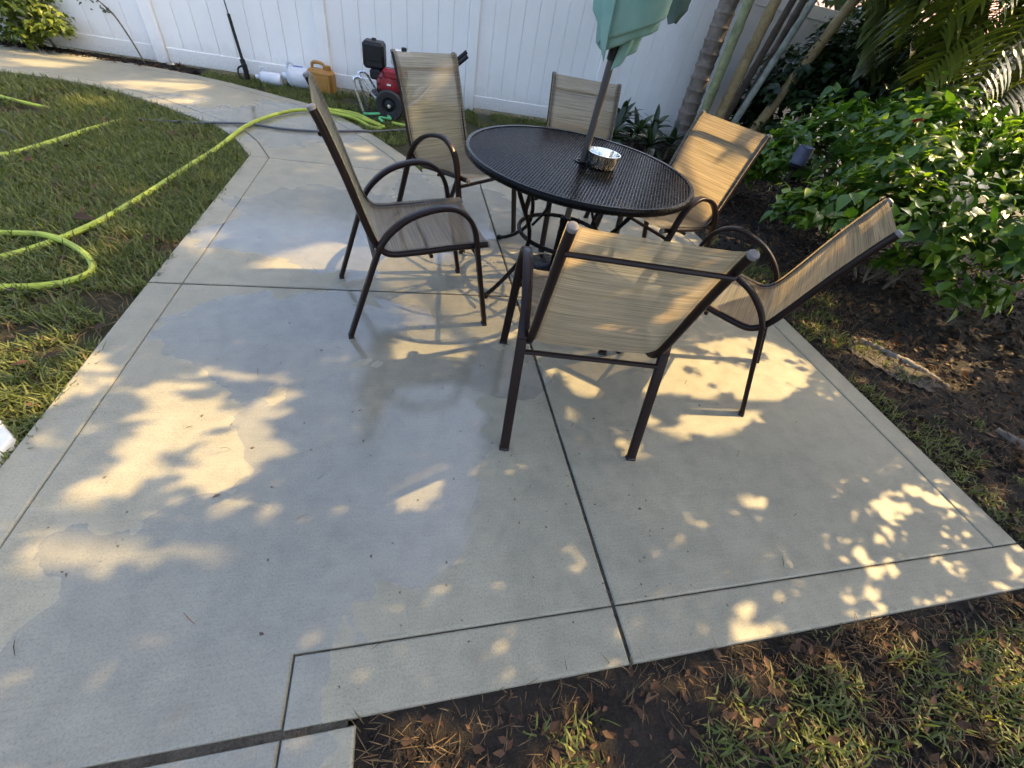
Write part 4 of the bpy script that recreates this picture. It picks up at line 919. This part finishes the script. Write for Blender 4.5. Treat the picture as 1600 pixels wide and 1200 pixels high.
# weathered log edging
rgp = random.Random(2)
def edging(pts, r_, label):
    lg = MB(); pts = crom(pts, 9); lg.tube([p + Vector((rgp.uniform(-.004, .004), rgp.uniform(-.004, .004), rgp.uniform(-.003, .003))) for p in pts], [r_ * (.85 + .3 * rgp.random()) for _ in pts], 9)
    o = lg.build('edging_log', M['log'], None, True, 60); tag(o, label, 'log')
edging([(3.06, 1.72, -.02), (3.17, 1.56, -.012), (3.27, 1.42, -.016), (3.34, 1.26, -.03)], .026, 'weathered grey branch along the bed by the sunlit sand')
edging([(3.30, .92, -.03), (3.34, .75, -.012), (3.35, .55, -.012), (3.4, .30, -.02)], .03, 'weathered grey log piece at the right picture edge')

# ================================================================== GRASS, LITTER (uncountable)
def blades(name, mat, x, y, z, Lmin, Lmax, wd_, label, lean=.7, cat='grass', seed=0):
    rg = np.random.default_rng(seed); n = len(x); L = rg.uniform(Lmin, Lmax, n); az = rg.uniform(0, 2 * math.pi, n); ln = rg.uniform(.15, 1.0, n) * lean
    d = np.stack([np.cos(az) * np.sin(ln), np.sin(az) * np.sin(ln), np.cos(ln)], 1); ln2 = np.minimum(ln + rg.uniform(.2, 1.0, n), 1.75)
    d2 = np.stack([np.cos(az) * np.sin(ln2), np.sin(az) * np.sin(ln2), np.cos(ln2)], 1)
    tw = rg.uniform(-.6, .6, n); s = np.stack([-np.sin(az + tw), np.cos(az + tw), 0 * az], 1) * (rg.uniform(.7, 1.2, n) * wd_)[:, None]
    P = np.stack([x, y, z], 1); m1 = P + d * (L * .5)[:, None]; tp = m1 + d2 * (L * .5)[:, None]; mm_ = m1 + d2 * (L * .28)[:, None]
    V = np.stack([P - s * .6, P + s * .6, m1 + s, m1 - s, mm_ + s * .75, mm_ - s * .75, tp + s * .05, tp - s * .05], 1).reshape(-1, 3)
    F = np.array([[0, 1, 2, 3], [3, 2, 4, 5], [5, 4, 6, 7]]); F = (F[None] + (np.arange(n) * 8)[:, None, None]).reshape(-1, 4)
    o = npmesh(name, V, F, mat, None, {'tint': np.repeat(rg.random(n) * .999, 8)}); tag(o, label, cat, kind='stuff'); return o
def region(n, x0, x1, y0, y1, fn, seed):
    rg = np.random.default_rng(seed); x = rg.uniform(x0, x1, n); y = rg.uniform(y0, y1, n); k = fn(x, y); return x[k], y[k]
# left lawn: thick but patchy
f = lambda x, y: (~on_concrete(x, y, -.015)) & (vnoise(x, y, 3.2, 21) * .7 + vnoise(x, y, 9, 22) * .3 > .20 + .10 * ((x > -1.75) & (y < 1.75)))
x, y = region(115000, -4.4, -1.27, .75, 5.6, f, 31)
near_e = inpoly(x, y, PATH_POLY)
blades('lawn_grass', M['grass'], x, y, np.full(len(x), ZG - .005), .03, .095, .0031, 'thick green lawn grass left of the patio', .8, seed=1)
f = lambda x, y: (~on_concrete(x, y, -.01)) & (vnoise(x, y, 4, 25) > .25) & (y > 4.1) & ((x > -2.4) | (y < 5.5)) & inpoly(x, y, [(-2.5, 6.3), (-1.1, 5.7), (-.5, 5.1), (.0, 4.1), (2.5, 4.1), (2.6, 5.2), (2.2, 6.78), (-2.5, 6.78)])
x, y = region(52000, -2.5, 2.7, 4.05, 6.78, f, 32)
blades('lawn_grass', M['grass'], x, y, np.full(len(x), ZG - .005), .035, .085, .0036, 'strip of green grass between path and white fence', .8, seed=2)
f = lambda x, y: (~on_concrete(x, y, .012)) & (vnoise(x, y, 5, 27) * .6 + vnoise(x, y, 14, 28) * .4 > .56 - .16 * (x > 1.3) + .25 * (y > .06) + .08 * (y > -.02))
x, y = region(22000, -.1, 3.2, -.9, .16, f, 33)
blades('sparse_grass', M['grass'], x, y, np.full(len(x), ZG + .005), .025, .075, .0030, 'thin scattered grass at the front of the patio', 1.0, seed=3)
f = lambda x, y: (~on_concrete(x, y, .012)) & (vnoise(x, y, 5, 29) * .6 + vnoise(x, y, 12, 30) * .4 > .50 + .3 * (x - 2.6))
x, y = region(10000, 2.55, 3.3, -.2, 3.2, f, 34)
blades('sparse_grass', M['grass'], x, y, np.full(len(x), ZG + .005), .025, .08, .0034, 'patchy grass beside the right patio edge', 1.0, seed=4)
# dry straw
f = lambda x, y: (~on_concrete(x, y, .0)) & (vnoise(x, y, 6, 41) > .30)
x, y = region(11000, -.14, 3.3, -.8, .17, f, 35)
blades('dry_straw', M['straw'], x, y, np.full(len(x), ZG + .010), .02, .085, .0012, 'dry straw scattered over the front soil', 1.55, 'straw', 5)
x, y = region(4500, 2.5, 3.6, .0, 2.9, f, 36)
blades('dry_straw', M['straw'], x, y, np.full(len(x), ZG + .008), .03, .09, .0018, 'dry straw along the right patio edge', 1.5, 'straw', 6)
f2 = lambda x, y: (~on_concrete(x, y, -.01)) & (vnoise(x, y, 3.2, 21) * .7 + vnoise(x, y, 9, 22) * .3 < .48)
x, y = region(9000, -4.2, -1.28, .9, 5.5, f2, 37)
blades('dry_straw', M['straw'], x, y, np.full(len(x), ZG), .03, .10, .003, 'dry yellowed blades in the lawn', 1.3, 'straw', 7)
# dead leaves
def litter(name, x, y, z, smin, smax, label, mat='dead', seed=0):
    rg = np.random.default_rng(seed); LV, LF = unit_leaf(.35, -.3, .28, 3); n = len(x)
    P = np.stack([x, y, z + rg.uniform(0, .018, n)], 1); az = rg.uniform(0, 6.28, n); D = np.stack([np.cos(az), np.sin(az), rg.normal(0, .25, n)], 1)
    UP = np.stack([rg.normal(0, .4, n), rg.normal(0, .4, n), np.ones(n)], 1)
    o = scatter(name, M[mat], None, LV, LF, P, D, UP, rg.uniform(smin, smax, n)); tag(o, label, 'leaf litter', kind='stuff'); return o
f = lambda x, y: ~on_concrete(x, y, .02)
x, y = region(1700, -.1, 3.2, -.7, .14, f, 51); litter('leaf_litter', x, y, ZG + .012, .012, .042, 'small brown fallen leaves on the front soil', seed=1)
fb = lambda x, y: (~on_concrete(x, y, .02)) & ((x > 2.95) | (vnoise(x, y, 4, 52) > .62)) & inpoly(x, y, BED)
x, y = region(9000, 2.58, 7.5, .2, 6.7, fb, 53); litter('leaf_litter', x, y, ZG + .015, .02, .06, 'brown fallen leaves covering the shaded garden bed', seed=2)
x, y = region(260, -5.2, -2.5, 6.45, 6.76, lambda x, y: x < 9, 54); litter('leaf_litter', x, y, ZG + .02, .03, .07, 'brown leaves in the mulch strip by the fence', seed=3)
x, y = region(140, -4, -1.32, 1.0, 5.2, f, 55); litter('leaf_litter', x, y, ZG + .03, .03, .06, 'few brown leaves lying in the lawn', seed=4)
# mulch chips / soil clods
def clods(name, x, y, z, smin, smax, mat, label, seed):
    rg = np.random.default_rng(seed); n = len(x); s = rg.uniform(smin, smax, n)
    oc = np.array([[1, 0, 0], [-1, 0, 0], [0, 1, 0], [0, -1, 0], [0, 0, 1], [0, 0, -1]], float); of = np.array([[0, 2, 4], [2, 1, 4], [1, 3, 4], [3, 0, 4], [2, 0, 5], [1, 2, 5], [3, 1, 5], [0, 3, 5]])
    sc_ = rg.uniform(.35, 1.2, (n, 6, 1)) * s[:, None, None]; az = rg.uniform(0, 6.28, n); c, s_ = np.cos(az), np.sin(az)
    V = oc[None] * sc_ * np.array([1.2, .7, .6]); Vx = V[..., 0] * c[:, None] - V[..., 1] * s_[:, None]; Vy = V[..., 0] * s_[:, None] + V[..., 1] * c[:, None]
    V = np.stack([Vx + x[:, None], Vy + y[:, None], V[..., 2] + z], 2).reshape(-1, 3)
    F = (of[None] + (np.arange(n) * 6)[:, None, None]).reshape(-1, 3); o = npmesh(name, V, F, mat); tag(o, label, 'debris', kind='stuff'); return o
x, y = region(15000, -.14, 3.3, -.7, .155, f, 61); clods('soil_clods', x, y, ZG + .012, .003, .012, M['soil'], 'crumbly dark soil in front of the patio', 1)
x, y = region(7000, 2.56, 6.5, .0, 6.6, f, 62); clods('mulch_chips', x, y, ZG + .018, .008, .028, M['soil'], 'dark mulch chips in the right bed', 2)
x, y = region(1400, -5.2, -2.5, 6.5, 6.76, lambda x, y: x < 9, 63); clods('mulch_chips', x, y, ZG + .03, .012, .035, M['soil'], 'dark mulch lumps along the far fence', 3)
rg = np.random.default_rng(70); n = 26; clods('patio_debris', rg.uniform(-1.0, 1.5, n), rg.uniform(.2, 1.6, n), .001, .004, .010, M['cane_dark'], 'small dark seed husks lying on the concrete', 8)
# crumbs on the concrete
rg = np.random.default_rng(71); n = 150; x = np.concatenate([rg.normal(.62, .45, n), rg.uniform(-1.1, 2.4, 90), rg.normal(.62, .012, 40)]); y = np.concatenate([rg.uniform(.2, 2.0, n), rg.uniform(.2, 3.8, 90), rg.uniform(.2, 2.0, 40)]); k = (x > -1.2) & (x < 2.4)
clods('patio_crumbs', x[k], y[k], .002, .0015, .0055, M['cane_dark'], 'tiny dark crumbs of debris scattered on the concrete', 4)
n = 40; x = rg.uniform(-1.1, 2.3, n); y = rg.uniform(.25, 3.0, n)
blades('patio_twigs', M['dead'], x, y, np.full(n, .003), .015, .05, .0012, 'thin twig bits lying on the concrete', 1.65, 'twigs', 9)
dl = MB(); LV, LF = unit_leaf(.3, .3, .3); dl.add([Vector(v) * .10 for v in LV], [tuple(map(int, f_)) for f_ in LF]); o = dl.build('fallen_leaf', M['dead']); o.location = (-1.86, 2.66, .03); o.rotation_euler = (.2, 0, .3); tag(o, 'single brown dry leaf lying across the lime hose', 'leaf')
# ------------------------------------------------------------------ neighbour's house far behind the palms
hs = empty('neighbour_house', (23, 20, 0), R(20)); tag(hs, 'pale house with pinkish tiled roof glimpsed through the palm fronds', 'house')
b = MB(); b.box((0, 0, 1.3), (12, 8, 2.7)); b.build('wall', plain('stucco', (.6, .52, .45), .8), hs)
b = MB(); b.add([(-6.6, -4.6, 2.6), (6.6, -4.6, 2.6), (6.6, 4.6, 2.6), (-6.6, 4.6, 2.6), (-2.5, 0, 4.3), (2.5, 0, 4.3)], [(0, 1, 5, 4), (1, 2, 5), (2, 3, 4, 5), (3, 0, 4), (3, 2, 1, 0)]); b.build('roof', plain('pink_roof_tile', (.55, .30, .24), .8, sc=3), hs, False)
for k in range(3):
    b = MB(); b.box((-3.5 + 3.5 * k, -4.02, 1.4), (1.3, .06, 1.2)); wn = b.build('window', plain('window_frame', (.7, .7, .7), .4), hs); c = MB(); c.box((-3.5 + 3.5 * k, -4.06, 1.4), (1.15, .02, 1.05)); c.build('pane', plain('dark_glass', (.03, .04, .05), .1), wn)
